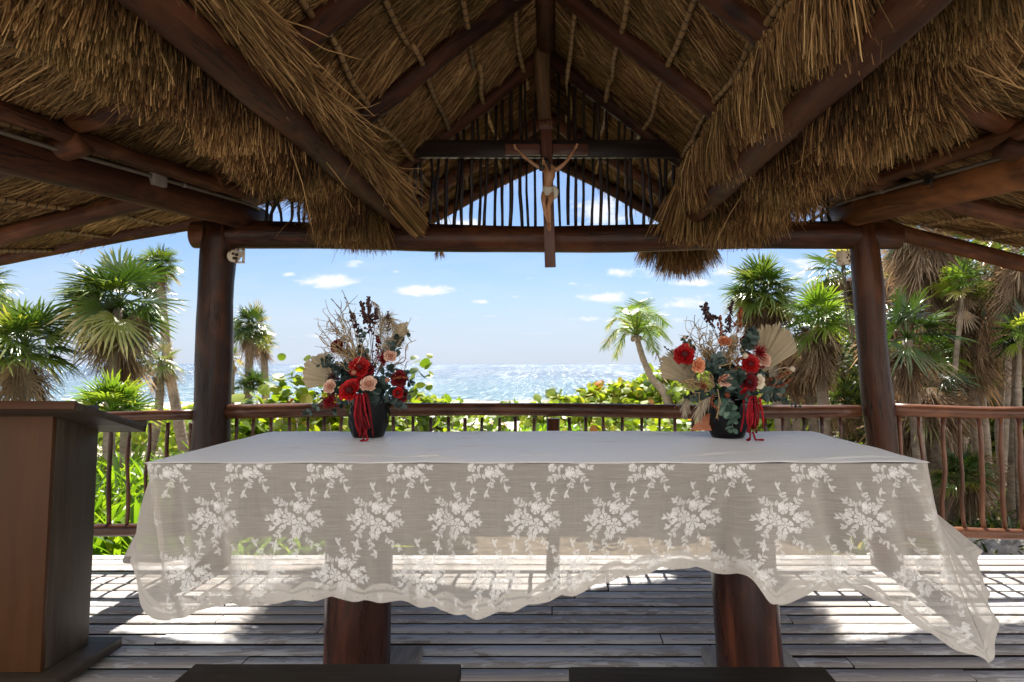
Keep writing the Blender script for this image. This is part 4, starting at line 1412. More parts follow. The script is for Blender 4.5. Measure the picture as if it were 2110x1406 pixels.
limb([J(1131, 424, -.045), J(1132, 441, -.022), J(1133, 460, -.006)], [4.4, 4.3, 2.5])
limb([J(1130, 460, .004), J(1129, 468, -.014), J(1130, 475, -.028)], [2.7, 2.8, 2.0])
limb([J(1133, 460, -.006), J(1133, 467, -.022), J(1133, 475, -.036)], [2.7, 2.8, 2.0])
fig = bd.build('carved_figure', M['carved_skin'], cx_)
md = fig.modifiers.new('remesh', 'REMESH')
md.mode = 'VOXEL'
md.voxel_size = .0032
md.use_smooth_shade = True
sm_ = fig.modifiers.new('smooth', 'SMOOTH')
sm_.iterations = 3
b = MB()
for k in range(46):
    a = RNG.random() * 6.28
    q0 = J(1121 + 5 * math.cos(a), 326 + 2.0 * RNG.random(), -.022 + .02 * math.sin(a))
    sgx = 1 if RNG.random() < .72 else -1
    q1 = J(1121 + (8.5 if sgx > 0 else -7) + RNG.normal(), 334 + RNG.normal() * 2, -.03 + .015 * RNG.normal())
    q2 = J(1122 + (11 if sgx > 0 else -8) + RNG.normal(), 349 + 4 * RNG.random(), -.024 + .01 * RNG.normal())
    b.tube(spline([q0, q1, q2], 7), [.004, .0055, .0055, .005, .0045, .004, .002], 6)
for k in range(12):
    b.tube(spline([J(1114 + k * .7, 341, -.052), J(1115 + k * .6, 346, -.055), J(1117 + k * .3, 350 + RNG.random() * 2, -.05)], 5), .0028, 5)
b.sphere(J(1121, 327, -.024), np.array([8.0, 8.2, 5.0]) * PXM, 12, 8)
b.build('hair', M['carved_hair'], fig)
b = MB()
th = np.linspace(0, 2 * np.pi, 40, endpoint=False)
G = []
for k, q in enumerate(np.linspace(0, 1, 9)):
    c_ = J(1129.5 - q * 1.0, 386 + 17 * q, -.004)
    r0 = (10.6 + 2.2 * q) * PXM
    G.append(np.stack([c_[0] + r0 * np.cos(th) * (1 + .03 * np.sin(7 * th + 3 * q)), c_[1] + r0 * .92 * np.sin(th) * (1 + .03 * np.sin(5 * th)), c_[2] + .010 * np.sin(th * 2 + 1) + .006 * np.cos(th)], 1))
b.grid(np.stack(G, 1), closed_u=True)
b.tube(spline([J(1140, 384, -.02), J(1145, 391, -.025), J(1145, 402, -.02), J(1142, 411, -.015)], 9), np.array([3, 4.2, 5.2, 5.4, 5.4, 5, 4.4, 3.6, 2]) * PXM, 10, jit=.08)
b.build('loincloth', M['carved_linen'], fig)

# ------------------------------------------------------------------ wiring and old lamp fittings
m, t = material('painted_conduit')
lc = t.attr('lc').outputs['Vector']
t.out(principled(t, t.mix(t.noise(lc, 14.0, 5.0), (.06, .045, .03), (.15, .12, .085)), .55))
M['conduit'] = m
m, t = material('grey_plastic_box')
lc = t.attr('lc').outputs['Vector']
t.out(principled(t, t.mix(t.noise(lc, 20.0, 5.0), (.12, .10, .08), (.24, .205, .17)), .6))
M['box'] = m
m, t = material('rusty_cream_paint')
pos = t.n('ShaderNodeNewGeometry').outputs['Position']
n1 = t.noise(pos, 30.0, 6.0, 0.7)
rm = t.n('ShaderNodeMapRange', {0: n1, 1: 0.55, 2: 0.62, 3: 0.0, 4: 1.0}).outputs[0]
t.out(principled(t, t.mix(rm, (.58, .50, .38), (.16, .065, .025)), .65, t.bump(n1, .4, .004)))
M['rusty'] = m
for sgn, lab, s in ((-1, 'thin pipe with a square grey junction box along the left roof log', 1), (1, 'thin pipe with a broken open junction box along the right roof log', 2)):
    cd = empty('electrical_conduit', (sgn * 2.2 + XC, 3.6, 2.25), lab, 'conduit', 'electrical pipes on the roof logs')
    ys_ = np.linspace(4.42, .9, 22)
    q = np.stack([XC + sgn * (side_x(ys_, .12) - .092), ys_, 2.285 - .05 * np.clip((4.4 - ys_) / 1.4, 0, 1)], 1) + wavy((0, 0, 0), (0, 0, 0), 22, .004, s)
    if sgn > 0:
        q = np.concatenate([[q[0] + [-.16, .0, -.10]], q])
    MB().tube(spline(q, 60), .0105, 10, seed=s).build('pipe', M['conduit'], cd)
    k = int(np.argmin(np.abs(ys_ - (3.62 if sgn < 0 else 3.55)))) + (sgn > 0)
    d = unit(q[k + 1] - q[k])
    rot = frames(d[None])[0]
    b = MB()
    b.box(q[k] + [0, -.004, -.004], (.085, .05, .085) if sgn < 0 else (.06, .03, .055), rot)
    if sgn > 0:
        b.tube(spline([q[k], q[k] + [.03, -.05, -.03], q[k] + [.06, -.03, -.06]], 8), .004, 6)
        b.tube(spline([q[k], q[k] + [-.03, -.06, -.02], q[k] + [-.02, -.05, -.07]], 8), .004, 6)
    b.build('junction_box', M['box'] if sgn < 0 else M['log_black'], cd, smooth=False, bevel=.005)
    # clips
    for kk in (4, 12, 17):
        MB().tube([q[kk] - unit(q[kk + 1] - q[kk]) * .008, q[kk] + unit(q[kk + 1] - q[kk]) * .008], .0145, 10).build('pipe_clip', M['box'], cd)

# left: round lamp base with a plate; right: rusted square fitting with wires
lf = empty('lamp_fitting', at(483, 528, YR - .07), 'round broken lamp base with a metal plate on the left post', 'lamp fitting', 'old lamp fittings on the posts')
c0 = at(482, 528, YR - .10)
b = MB()
nrm_ = unit(np.array([.55, -.8, 0]))
b.tube([c0 - nrm_ * .01, c0 + nrm_ * .012, c0 + nrm_ * .022], [.040, .040, .034], 18)
b.build('round_base', M['rusty'], lf, smooth=False)
b = MB()
for dx_, dz_ in ((-.012, .012), (.014, .006), (-.004, -.016), (.012, -.018)):
    b.sphere(c0 + nrm_ * .024 + [dx_, 0, dz_], .010, 8, 6)
b.build('socket_opening', M['log_black'], lf)
b = MB()
for x, y, w, h in ((488, 528, 7, 30), (502, 528, 5, 30), (495, 515, 9, 4), (495, 524, 9, 12), (495, 541, 9, 4)):
    p = at(x, y, YR - .085)
    b.box(p, (w * YR / F, .003 if w > 6 else .0042, h * YR / F))
b.build('mounting_plate', M['rusty'], lf, smooth=False)
lf = empty('lamp_fitting', at(1740, 532, YR - .07), 'square rust-stained lamp fitting with loose wires on the right post', 'lamp fitting', 'old lamp fittings on the posts')
b = MB()
rot = np.array(Matrix.Rotation(R(32), 3, 'Z'))
c0 = at(1738, 532, YR - .115)
b.box(c0, (.078, .055, .088), rot)
b.build('box_body', M['rusty'], lf, smooth=False, bevel=.008)
b = MB()
for dx_, dz_ in ((.012, .018), (.03, .008), (.018, -.022), (.034, -.012), (-.002, 0)):
    b.sphere(c0 + rot @ np.array([dx_, -.027, dz_]), (.008, .005, .008), 8, 6)
b.build('socket_opening', M['log_black'], lf)
for k in range(2):
    MB().tube(spline([c0 + [-.01 + .012 * k, -.01, -.04], at(1740 + 4 * k, 600, YR - .1), at(1746 + 6 * k, 660, YR - .11), at(1754 + 5 * k, 700, YR - .10)], 14), .0038, 6).build('loose_wire', M['conduit'], lf)

# ------------------------------------------------------------------ plants
M['palm'] = leaf_mat('palm_leaf', [(0.0, (.010, .022, .004)), (0.35, (.030, .060, .009)), (0.65, (.085, .125, .016)), (0.85, (.20, .20, .04)), (1.0, (.36, .28, .12))], .36, .30, spec=.6)
M['palm_lime'] = leaf_mat('young_palm_leaf', [(0.0, (.03, .065, .007)), (0.5, (.11, .18, .018)), (0.85, (.22, .26, .035)), (1.0, (.38, .32, .12))], .48, .35, spec=.5)
M['dead'] = leaf_mat('dead_palm_leaf', [(0.0, (.055, .035, .022)), (0.4, (.16, .11, .07)), (0.75, (.31, .23, .155)), (1.0, (.56, .45, .33))], .42, .7, (1.25, 1.0, .7), spec=.2)
M['coco'] = leaf_mat('coconut_frond', [(0.0, (.03, .07, .012)), (0.5, (.09, .16, .025)), (0.85, (.22, .24, .06)), (1.0, (.42, .33, .14))], .4, .4)
M['grape'] = leaf_mat('sea_grape_leaf', [(0.0, (.035, .070, .008)), (0.4, (.125, .185, .015)), (0.8, (.27, .31, .03)), (0.93, (.32, .28, .04)), (1.0, (.42, .13, .03))], .45, .45, spec=.35)
M['lily'] = leaf_mat('strap_leaf', [(0.0, (.03, .07, .006)), (0.4, (.09, .17, .012)), (0.8, (.19, .27, .022)), (1.0, (.32, .34, .05))], .5, .4)
M['bush'] = leaf_mat('small_bush_leaf', [(0.0, (.012, .024, .004)), (0.5, (.045, .07, .010)), (0.85, (.15, .16, .025)), (1.0, (.26, .20, .09))], .6, .42)
m, t = material('palm_trunk')
lc = t.attr('lc').outputs['Vector']
n1 = t.noise(t.mul(lc, (10, 10, 26)), 1.0, 5.0, 0.65)
n2 = t.noise(lc, 5.0, 4.0)
t.out(principled(t, t.ramp(t.math('ADD', t.math('MULTIPLY', n1, .6), t.math('MULTIPLY', n2, .4)), [(0.3, (.09, .07, .05)), (0.55, (.24, .19, .145)), (0.75, (.40, .34, .28))]), .8, t.bump(n1, .6, .02), spec=.2))
M['trunk'] = m
m, t = material('limestone')
pos = t.n('ShaderNodeNewGeometry').outputs['Position']
n1 = t.noise(pos, 9.0, 7.0, .7)
t.out(principled(t, t.ramp(n1, [(0.3, (.10, .09, .08)), (0.55, (.33, .31, .28)), (0.8, (.52, .49, .45))]), .9, t.bump(n1, .8, .05), spec=.2))
M['rock'] = m


def fan_template(nseg, spread, seed, split=.42, narrow=1.0):
    """a fan leaf of unit blade length lying along +x: folded segments joined near the hub, free towards the tips"""
    r_ = np.random.default_rng(seed)
    T, f4, f3 = [], [], []
    for i in range(nseg):
        a = (i + .5) / nseg * 2 - 1
        if r_.random() < .10 and nseg > 4:
            continue
        phi = a * spread
        L = (1.0 - .26 * a * a) * (1 + .10 * r_.normal())
        w = spread / nseg * narrow
        ux, uy = math.cos(phi), math.sin(phi)
        tz = r_.normal() * .05
        dro = -.26 * r_.random() ** 2

        def pt(r, h, z):
            return (r * ux - h * uy, r * uy + h * ux, z)
        b0 = len(T)
        T += [pt(.03, 0, 0),
              pt(split * L, -w * split * L * 1.0, 0), pt(split * L, 0, .025), pt(split * L, w * split * L * 1.0, 0),
              pt(.74 * L, -w * .30 * L + tz * .3, dro * .3), pt(.74 * L, tz * .3, .012 + dro * .3), pt(.74 * L, w * .30 * L + tz * .3, dro * .3),
              pt(L, tz * .9, dro)]
        f3 += [(b0, b0 + 1, b0 + 2), (b0, b0 + 2, b0 + 3), (b0 + 4, b0 + 7, b0 + 5), (b0 + 5, b0 + 7, b0 + 6)]
        f4 += [(b0 + 1, b0 + 4, b0 + 5, b0 + 2), (b0 + 2, b0 + 5, b0 + 6, b0 + 3)]
    T = np.array(T)
    T[:, 2] += .10 * np.abs(T[:, 1])                    # the two halves tilt up into a shallow V
    return T, [np.array(f4), np.array(f3)]


FAN = [fan_template(22, 2.05, k, .36) for k in range(6)]
FAN_LO = [fan_template(15, 1.95, 10 + k) for k in range(2)]
FAN_DEAD = [fan_template(15, 1.0, 20 + k, .3, .8) for k in range(3)]


def fan_palm(label, pc, Y, rpx, base, n_green=26, n_dead=26, seed=0, trunk=True, skirt=1.0, group=None, mat='palm', lo=False, wind=(.0, .0), cat='palm', rt=None, hang=(-.55, -1.5), tone=0.0, el0=-.45):
    """pc: photo pixel of the crown's heart, Y its depth, rpx crown radius in photo pixels, base: pixel of the trunk foot"""
    r_ = np.random.default_rng(900 + seed)
    c = at(pc[0], pc[1], Y)
    rad = rpx * Y / F
    fx_, fy_ = at(base[0], base[1], Y)[0], Y + (0 if len(base) < 3 else base[2])
    foot = np.array([fx_, fy_, float(ground(fx_, fy_)) - .05])
    root = empty('palm', foot, label, cat, group)
    if trunk:
        rt_ = rt or .055 * (1 + Y * .012)
        mid = (foot * .5 + c * .5) + np.array([.06 * r_.normal(), 0, 0])
        P = spline([foot, mid, c - [0, 0, rad * .1]], 14)
        MB().tube(P, np.linspace(rt_ * 1.2, rt_ * .85, 14), 12, seed=seed, jit=.04).build('trunk', M['trunk'], root)
    b = MB()
    n = n_green
    el = el0 + (1.35 - el0) * (1 - (np.arange(n) / (n - 1)) ** .8) + r_.normal(size=n) * .08
    az = np.arange(n) * 2.39996 + r_.normal(size=n) * .25 + seed
    D = np.stack([np.cos(el) * np.cos(az), np.cos(el) * np.sin(az), np.sin(el)], 1)
    D = unit(D + np.array([wind[0], 0, wind[1]]))
    pet = rad * (.34 + .14 * r_.random(n))
    bl = rad * (.58 + .13 * r_.random(n))
    hub = c + D * pet[:, None] - np.array([0, 0, 1]) * (.10 * rad * (1 - D[:, 2]))[:, None]
    X = unit(D + np.array([wind[0] * .8, 0, -.25]) * (1 - .5 * np.clip(D[:, 2:3], 0, 1)))
    fr = frames(X, unit(np.array([0, 0, 1.0]) + r_.normal(size=(n, 3)) * .35))
    for k in range(n):
        q = (FAN_LO if lo else FAN)[k % (2 if lo else 6)]
        b.xform_many(q[0], q[1], fr[k:k + 1] * bl[k], hub[k:k + 1], 0, np.clip(r_.normal(.42 + tone, .21, 1) + (.2 if k > n * .8 else 0), 0, 1), sag=.30 / max(rad, .1) * (.3 + 1.3 * r_.random() * (1.3 - el[k] * .6)), tip=.28)
        b.tube(spline([c - [0, 0, .05], (c + hub[k]) / 2 + [0, 0, .03 * rad], hub[k]], 5), [.014, .010, .009, .008, .006], 5, mi=0, rnd=.5)
    b.build('crown', M[mat], root, smooth=False)
    if n_dead:
        b = MB()
        n = n_dead
        el = hang[0] + (hang[1] - hang[0]) * r_.random(n)
        az = r_.random(n) * 2 * np.pi
        D = np.stack([np.cos(el) * np.cos(az), np.cos(el) * np.sin(az), np.sin(el)], 1)
        zo = -rad * (.06 + .62 * skirt * r_.random(n) ** 1.2)
        pet = rad * (.18 + .15 * r_.random(n))
        bl = rad * (.40 + .34 * r_.random(n))
        hub = c + r_.normal(size=(n, 3)) * rad * .07 + D * pet[:, None] * [1, 1, .6] + np.stack([0 * zo, 0 * zo, zo], 1)
        X = unit(D + np.array([wind[0] * .7, 0, -.3]) + r_.normal(size=(n, 3)) * .28)
        fr = frames(X, r_.normal(size=(n, 3)))
        for k in range(n):
            q = FAN_DEAD[k % 3]
            b.xform_many(q[0], q[1], fr[k:k + 1] * bl[k], hub[k:k + 1], 0, np.clip(r_.normal(.55, .25, 1), 0, 1), sag=.35 / max(rad, .1))
        b.build('dead_leaf_skirt', M['dead'], root, smooth=False)
    return root


GL, GRT = 'palms left of the altar', 'palms in the thicket on the right'
fan_palm('big bushy fan palm with a brown skirt, largest of those left of the left post', (245, 625), 8.6, 122, (232, 900), 34, 34, 1, group=GL, wind=(-.30, -.02))
fan_palm('slimmer palm trunk close behind the big bushy palm on the left, low drooping crown', (258, 690), 9.1, 88, (262, 900), 14, 26, 2, group=GL, wind=(-.1, -.05), skirt=1.3)
fan_palm('dense green fan palm behind the lectern top, crown touching the left edge', (52, 715), 8.0, 112, (60, 905), 30, 26, 3, group=GL, wind=(-.22, -.06))
fan_palm('fan palm cut off by the left edge of the photo, only leaf tips showing', (-52, 600), 8.4, 92, (-60, 900), 22, 10, 4, group=GL)
fan_palm('tall thin leaning palm with a small round crown, top brown below', (328, 548), 11.5, 52, (394, 870), 26, 26, 5, group=GL, skirt=1.1, rt=.075)
fan_palm('small browning palm leaning out below the tall thin palm', (333, 745), 10.5, 52, (300, 860), 14, 18, 6, group=GL, tone=.2)
fan_palm('upright fan palm on a straight trunk just right of the left post', (516, 672), 10.5, 52, (512, 860), 26, 26, 7, group=GL, skirt=1.2)
fan_palm('ragged smaller palm close behind the upright palm right of the left post', (543, 705), 11.5, 34, (543, 860), 14, 20, 8, group=GL, skirt=1.4, tone=.2)
fan_palm('low dark fan palm at the foot of the upright palm by the left post', (520, 795), 9.8, 46, (520, 850), 18, 6, 9, trunk=False, group=GL, el0=0)
fan_palm('low brown-tipped palm half hidden by the left post', (476, 735), 11, 34, (476, 860), 12, 12, 10, group=GL, tone=.25)
fan_palm('bright lime young fan palm standing just behind the left railing', (232, 850), 6.6, 92, (232, 905), 22, 0, 11, trunk=False, group=GL, mat='palm_lime', el0=.1)
fan_palm('tiny spiky palm growing alone on the shore bank at mid picture', (1136, 818), 24, 22, (1136, 835), 20, 0, 12, trunk=False, lo=True, el0=.0)
# right
fan_palm('big green palm behind the right bouquet with a long shaggy skirt', (1575, 600), 8.4, 88, (1622, 905), 34, 80, 21, group=GRT, skirt=1.3, wind=(-.12, -.02))
fan_palm('yellow-green sunlit palm just left of the right post', (1690, 655), 7.8, 84, (1716, 905), 22, 90, 22, group=GRT, mat='palm_lime', skirt=1.6)
fan_palm('palm high behind the top of the right post, mostly straw-coloured', (1735, 560), 9.5, 90, (1690, 905), 11, 80, 23, group=GRT, skirt=1.0, tone=.15)
fan_palm('dark green palm with wide leaves just right of the right post', (1868, 690), 6.9, 112, (1905, 980), 13, 44, 24, group=GRT, wind=(.2, .05), tone=-.2, skirt=.8)
fan_palm('straw-skirted palm high above the right railing, leaves out of view', (1905, 445), 8.2, 125, (1960, 1000), 5, 120, 25, group=GRT, skirt=1.8, tone=-.1, wind=(.15, 0))
fan_palm('palm with a pale straight trunk near the right edge of the photo', (2092, 500), 7.6, 115, (2078, 1000), 9, 90, 26, group=GRT, skirt=1.2, rt=.05)
fan_palm('dark palm half cut off by the right edge of the photo', (2120, 690), 7.2, 80, (2135, 1000), 18, 12, 27, group=GRT, tone=-.25)
fan_palm('low dry palm bent over behind the right railing, grey fallen leaves', (1905, 790), 7.2, 110, (1960, 1040), 4, 110, 28, group=GRT, wind=(.45, 0), hang=(-.2, -1.0), skirt=.6)
fan_palm('slanting palm trunk behind the right railing with drooping straw leaves', (1995, 560), 8.4, 125, (2040, 1000), 4, 120, 29, group=GRT, skirt=1.8)
fan_palm('sunlit lime palm deep in the thicket near the right edge', (2068, 760), 10.5, 62, (2068, 960), 18, 8, 30, group=GRT, mat='palm_lime')
fan_palm('far palm in the thicket with a dark trunk, right of the slanting one', (2030, 560), 11, 120, (2020, 960), 7, 90, 31, group=GRT, skirt=1.6)
fan_palm('low green fan palm on the shaded ground behind the right balusters', (1985, 985), 6.6, 72, (1985, 1100), 14, 0, 32, trunk=False, group=GRT, tone=-.05, el0=-.1)
fan_palm('young fan palm under the thicket between post and slanting trunk', (1880, 960), 8.2, 60, (1880, 1060), 12, 3, 33, trunk=False, group=GRT, tone=-.15, el0=-.1)
fan_palm('back palm filling the gap between the two bouquet-side palms', (1640, 690), 10.5, 84, (1655, 900), 8, 90, 34, group=GRT, skirt=1.4, tone=-.1)
fan_palm('farthest palm of the thicket, pale skirt behind the right post', (1835, 520), 11.0, 130, (1840, 960), 6, 130, 35, group=GRT, skirt=2.0)
fan_palm('bushy low palm below the right bouquet beside the right post', (1745, 830), 8.8, 62, (1745, 920), 16, 8, 36, trunk=False, group=GRT, el0=-.1)
fan_palm('tall palm behind the right edge with its straw skirt under the eave', (2165, 500), 9.2, 130, (2150, 1000), 8, 90, 37, group=GRT, skirt=1.6)
fan_palm('lime fan palm glowing between the dark palm and the slanting trunk', (1935, 735), 8.0, 64, (1945, 1000), 16, 6, 41, group=GRT, mat='palm_lime', rt=.035)
fan_palm('sunlit fan palm high between the straw skirts, under the right eave', (1985, 585), 7.6, 62, (1990, 1000), 14, 8, 42, group=GRT, mat='palm_lime', rt=.03)
fan_palm('small lime palm low behind the right railing, close to the post', (1862, 800), 8.0, 50, (1862, 1000), 14, 4, 43, group=GRT, mat='palm_lime', rt=.03)
fan_palm('lime palm at the right edge of the photo, above the rail', (2100, 690), 7.0, 60, (2100, 1000), 14, 6, 44, group=GRT, mat='palm_lime', rt=.03)
# bare trunks of the stand on the right
for k, (x0, y0, x1, y1, Y, rr) in enumerate(((1652, 905, 1600, 690, 9.0, .05), (1700, 905, 1655, 700, 8.6, .052), (1680, 905, 1690, 760, 9.6, .045), (1945, 1075, 1892, 735, 7.8, .062), (2035, 1100, 1995, 690, 8.4, .065),
                                             (1872, 990, 1850, 800, 7.4, .04), (1925, 1000, 1990, 900, 7.0, .035), (1968, 980, 1955, 760, 10.5, .06), (2060, 1000, 2068, 560, 9.4, .045), (1850, 960, 1838, 700, 9.0, .035), (2105, 1010, 2090, 640, 10.0, .04))):
    p0, p1 = at(x0, y0, Y), at(x1, y1, Y)
    p0[2] = float(ground(p0[0], p0[1])) - .05
    root = empty('palm', p0, ['thin pale trunk curving up behind the right bouquet', 'pale trunk leaning left beside the right bouquet', 'short pale trunk between the two leaning ones', 'leaning trunk right behind the right railing, nearest the post',
                              'thick slanting trunk at the middle of the right railing', 'thin mossy stem close to the right post', 'forked mossy stem low behind the right balusters', 'dark trunk deep in the thicket behind the railing', 'straight thin trunk near the right edge, taller than its neighbours', 'spindly stem a little right of the right post', 'slim trunk at the very right edge of the thicket'][k], 'palm', GRT)
    r_ = np.random.default_rng(60 + k)
    MB().tube(spline([p0, (p0 + p1) / 2 + [.05 * r_.normal(), 0, 0], p1], 14), np.linspace(rr * 1.1, rr * .9, 14), 12, seed=k, jit=.04).build('trunk', M['trunk'], root)
    b = MB()
    n = 22
    el = -.9 - .6 * r_.random(n)
    az = r_.random(n) * 6.28
    D = np.stack([np.cos(el) * np.cos(az), np.cos(el) * np.sin(az), np.sin(el)], 1)
    fr = frames(unit(D), r_.normal(size=(n, 3)))
    for j in range(n):
        q = FAN_DEAD[j % 3]
        b.xform_many(q[0], q[1], fr[j:j + 1] * (.36 + .2 * r_.random()), (p1 + D[j] * .12 - [0, 0, .3 * r_.random()])[None], 0, np.clip(r_.normal(.5, .25, 1), 0, 1), sag=.4)
    b.build('dead_leaf_skirt', M['dead'], root, smooth=False)

# coconut palm leaning left over the bank
YK = 20.0
hk = at(1311, 690, YK)
fk = at(1392, 815, YK)
fk[2] = min(fk[2], float(ground(fk[0], fk[1])) + .05)
ck = empty('coconut_palm', fk, 'slender coconut palm leaning left over the green bank beside the sea', 'palm')
P = spline([fk, at(1368, 808, YK), at(1345, 782, YK), at(1326, 742, YK), at(1315, 706, YK), hk], 26)
MB().tube(P, np.interp(np.linspace(0, 1, 26), [0, .2, .5, 1], [.15, .125, .095, .075]) * (1 + .05 * np.sin(np.arange(26) * 2.6)), 14, seed=4, jit=.02).build('trunk', M['trunk'], ck)
b = MB()
fronds = [(1250, 672, .3), (1243, 716, -.5), (1268, 735, .4), (1282, 640, -.8), (1322, 628, .6), (1340, 655, -1.2), (1375, 668, .5), (1384, 705, -.4), (1362, 690, 1.2), (1300, 655, 1.6), (1290, 680, 2.0), (1350, 722, -.8), (1318, 640, -1.8), (1335, 690, 2.2)]
r_ = np.random.default_rng(3)
for k, (tx, ty, dy_) in enumerate(fronds):
    tip = at(tx, ty, YK + dy_)
    mid = (hk * .45 + tip * .55) + [0, 0, .34 + .1 * r_.random()]
    rc = spline([hk, mid, tip], 24)
    b.tube(rc, np.linspace(.035, .008, 24), 5, rnd=.6)
    T = unit(np.gradient(rc, axis=0))
    for side in (-1, 1):
        nl = 42
        s = np.linspace(.12, 1, nl)
        i0 = s * 23
        a0 = np.minimum(i0.astype(int), 22)
        g = (i0 - a0)[:, None]
        pos_ = rc[a0] * (1 - g) + rc[a0 + 1] * g
        tg = T[a0]
        lat = unit(np.cross(tg, [0, 0, 1.0])) * side
        D = unit(lat * .8 + tg * .7 + np.array([0, 0, -.18]) + r_.normal(size=(nl, 3)) * .10)
        Ln = .50 * np.sin(np.clip(s * 2.7 + .35, 0, 3.1)) ** .6 * (.85 + .25 * r_.random(nl)) + .06
        b.blades(pos_, D, Ln, .026, bend=[0, 0, -.05], rnd=np.clip(r_.normal(.55 + .18 * (k in (0, 1, 2, 7)), .15, nl), 0, 1), taper=.08, side=unit(np.cross(D, np.cross(lat, tg))) )
b.build('fronds', M['coco'], ck, smooth=False)
b = MB()
for k in range(7):
    a = k * .9
    b.sphere(hk + [.11 * math.cos(a), .11 * math.sin(a), -.10 - .03 * (k % 2)], (.065, .065, .08), 10, 7)
b.build('coconut', M['trunk'], ck)
b = MB()
rc = spline([hk, at(1345, 715, YK), at(1362, 750, YK), at(1366, 790, YK)], 18)
b.tube(rc, .02, 5)
b.blades(rc[3:], unit(r_.normal(size=(15, 3)) * .3 + [0, 0, -1]), .3, .03)
b.build('dead_frond', M['dead'], ck, smooth=False)


# sea grapes
def leaf_disc():
    a = np.linspace(0, 2 * np.pi, 9, endpoint=False)
    T = np.concatenate([[[.0, 0, .12]], np.stack([np.cos(a) * (1 + .06 * np.cos(3 * a)), np.sin(a) * .95, .10 * np.cos(2 * a)], 1)])
    f = np.array([(0, i + 1, (i + 1) % 9 + 1) for i in range(9)])
    return T, f


DISC = leaf_disc()


def shrub(label, blobs, n, r0, seed, group='sea grape bushes', name='sea_grape', mat='grape', tone=0.0, cat='shrub', aspect=1.0, stems=True):
    """blobs: (x, y, z of the base, radius in x, radius in y, height)"""
    r_ = np.random.default_rng(seed)
    bl = np.array(blobs, float)
    root = empty(name, (bl[0][0], bl[0][1], bl[0][2]), label, cat, group)
    wgt = bl[:, 3] * bl[:, 4] * bl[:, 5]
    k = r_.choice(len(bl), n, p=wgt / wgt.sum())
    q = bl[k]
    d = unit(r_.normal(size=(n, 3)))
    d[:, 2] = np.abs(d[:, 2])
    lump = 1 + .18 * np.sin(d[:, 0] * 7 + k) * np.sin(d[:, 1] * 6 + 2 * k) + .12 * np.sin(d[:, 2] * 15 + k)
    rr = (.62 + .38 * r_.random(n) ** .6) * lump
    
    P = q[:, :3] + d * q[:, 3:6] * rr[:, None]
    # upright sprigs: leaves stacked along a few short shoots
    sh = np.arange(n) < n * .12
    ns = max(3, int(n * .12 / 9))
    si = r_.integers(0, ns, n)
    sq = bl[r_.choice(len(bl), ns, p=wgt / wgt.sum())]
    sd_ = unit(r_.normal(size=(ns, 3)) * [.7, .7, .3] + [0, 0, .9])
    s0_ = sq[:, :3] + sd_ * sq[:, 3:6] * .85
    up_ = unit(sd_ + np.array([0, 0, .8]))
    Ps = s0_[si] + up_[si] * (r_.random(n) * r0 * 2.2)[:, None] + r_.normal(size=(n, 3)) * r0 * .45
    P = np.where(sh[:, None], Ps, P)
    nrm = unit(d * .7 + r_.normal(size=(n, 3)) * .55 + np.array([0, -.15, .35]))
    X = unit(np.cross(nrm, r_.normal(size=(n, 3))))
    fr = np.stack([X, np.cross(nrm, X) * aspect, nrm], 2) * (r0 * (.55 + .6 * r_.random(n)))[:, None, None]
    b = MB()
    rn = r_.normal(.48 + tone, .2, n) + .12 * np.sin(P[:, 0] * 2.3 / r0 * .06)
    rn = np.where(r_.random(n) < .012, 1.0, np.clip(rn, 0, .93))
    b.xform_many(DISC[0], DISC[1], fr, P, 0, rn)
    b.build('foliage', M[mat], root, smooth=False)
    if stems:
        b = MB()
        c0_ = bl[:, :3].mean(0)
        for q in bl:
            b.tube([c0_ + [0, 0, .03], q[:3] + [0, 0, .05]], .02, 5)
        for j in range(ns):
            b.tube(spline([sq[j][:3] + [0, 0, .02], s0_[j] * .6 + sq[j][:3] * .4, s0_[j], s0_[j] + up_[j] * r0 * 2.2], 9), np.linspace(.014, .004, 9), 5)
        for j in range(min(40, 8 * len(bl))):
            q = bl[j % len(bl)]
            a = r_.random() * 6.28
            e = q[:3] + np.array([math.cos(a) * q[3] * .8, math.sin(a) * q[4] * .8, q[5] * (.5 + .5 * r_.random())])
            s0 = np.array([q[0] + .2 * q[3] * math.cos(a), q[1] + .2 * q[4] * math.sin(a), q[2]])
            b.tube(spline([s0, (s0 + e) / 2 + [0, 0, .1 * q[5]], e], 7), [.02, .018, .016, .013, .010, .008, .005], 5)
        b.build('stems', M['trunk'], root)
    return root


def gb(px, Y, rx, ry, ztop_px, lift=0.0):
    """shrub blob under photo column px at depth Y whose top is at photo row ztop_px"""
    p = at(px, ztop_px, Y)
    z0 = float(ground(p[0], Y)) - .05
    return (p[0], Y, z0, rx, ry, max(p[2] - z0, .15))


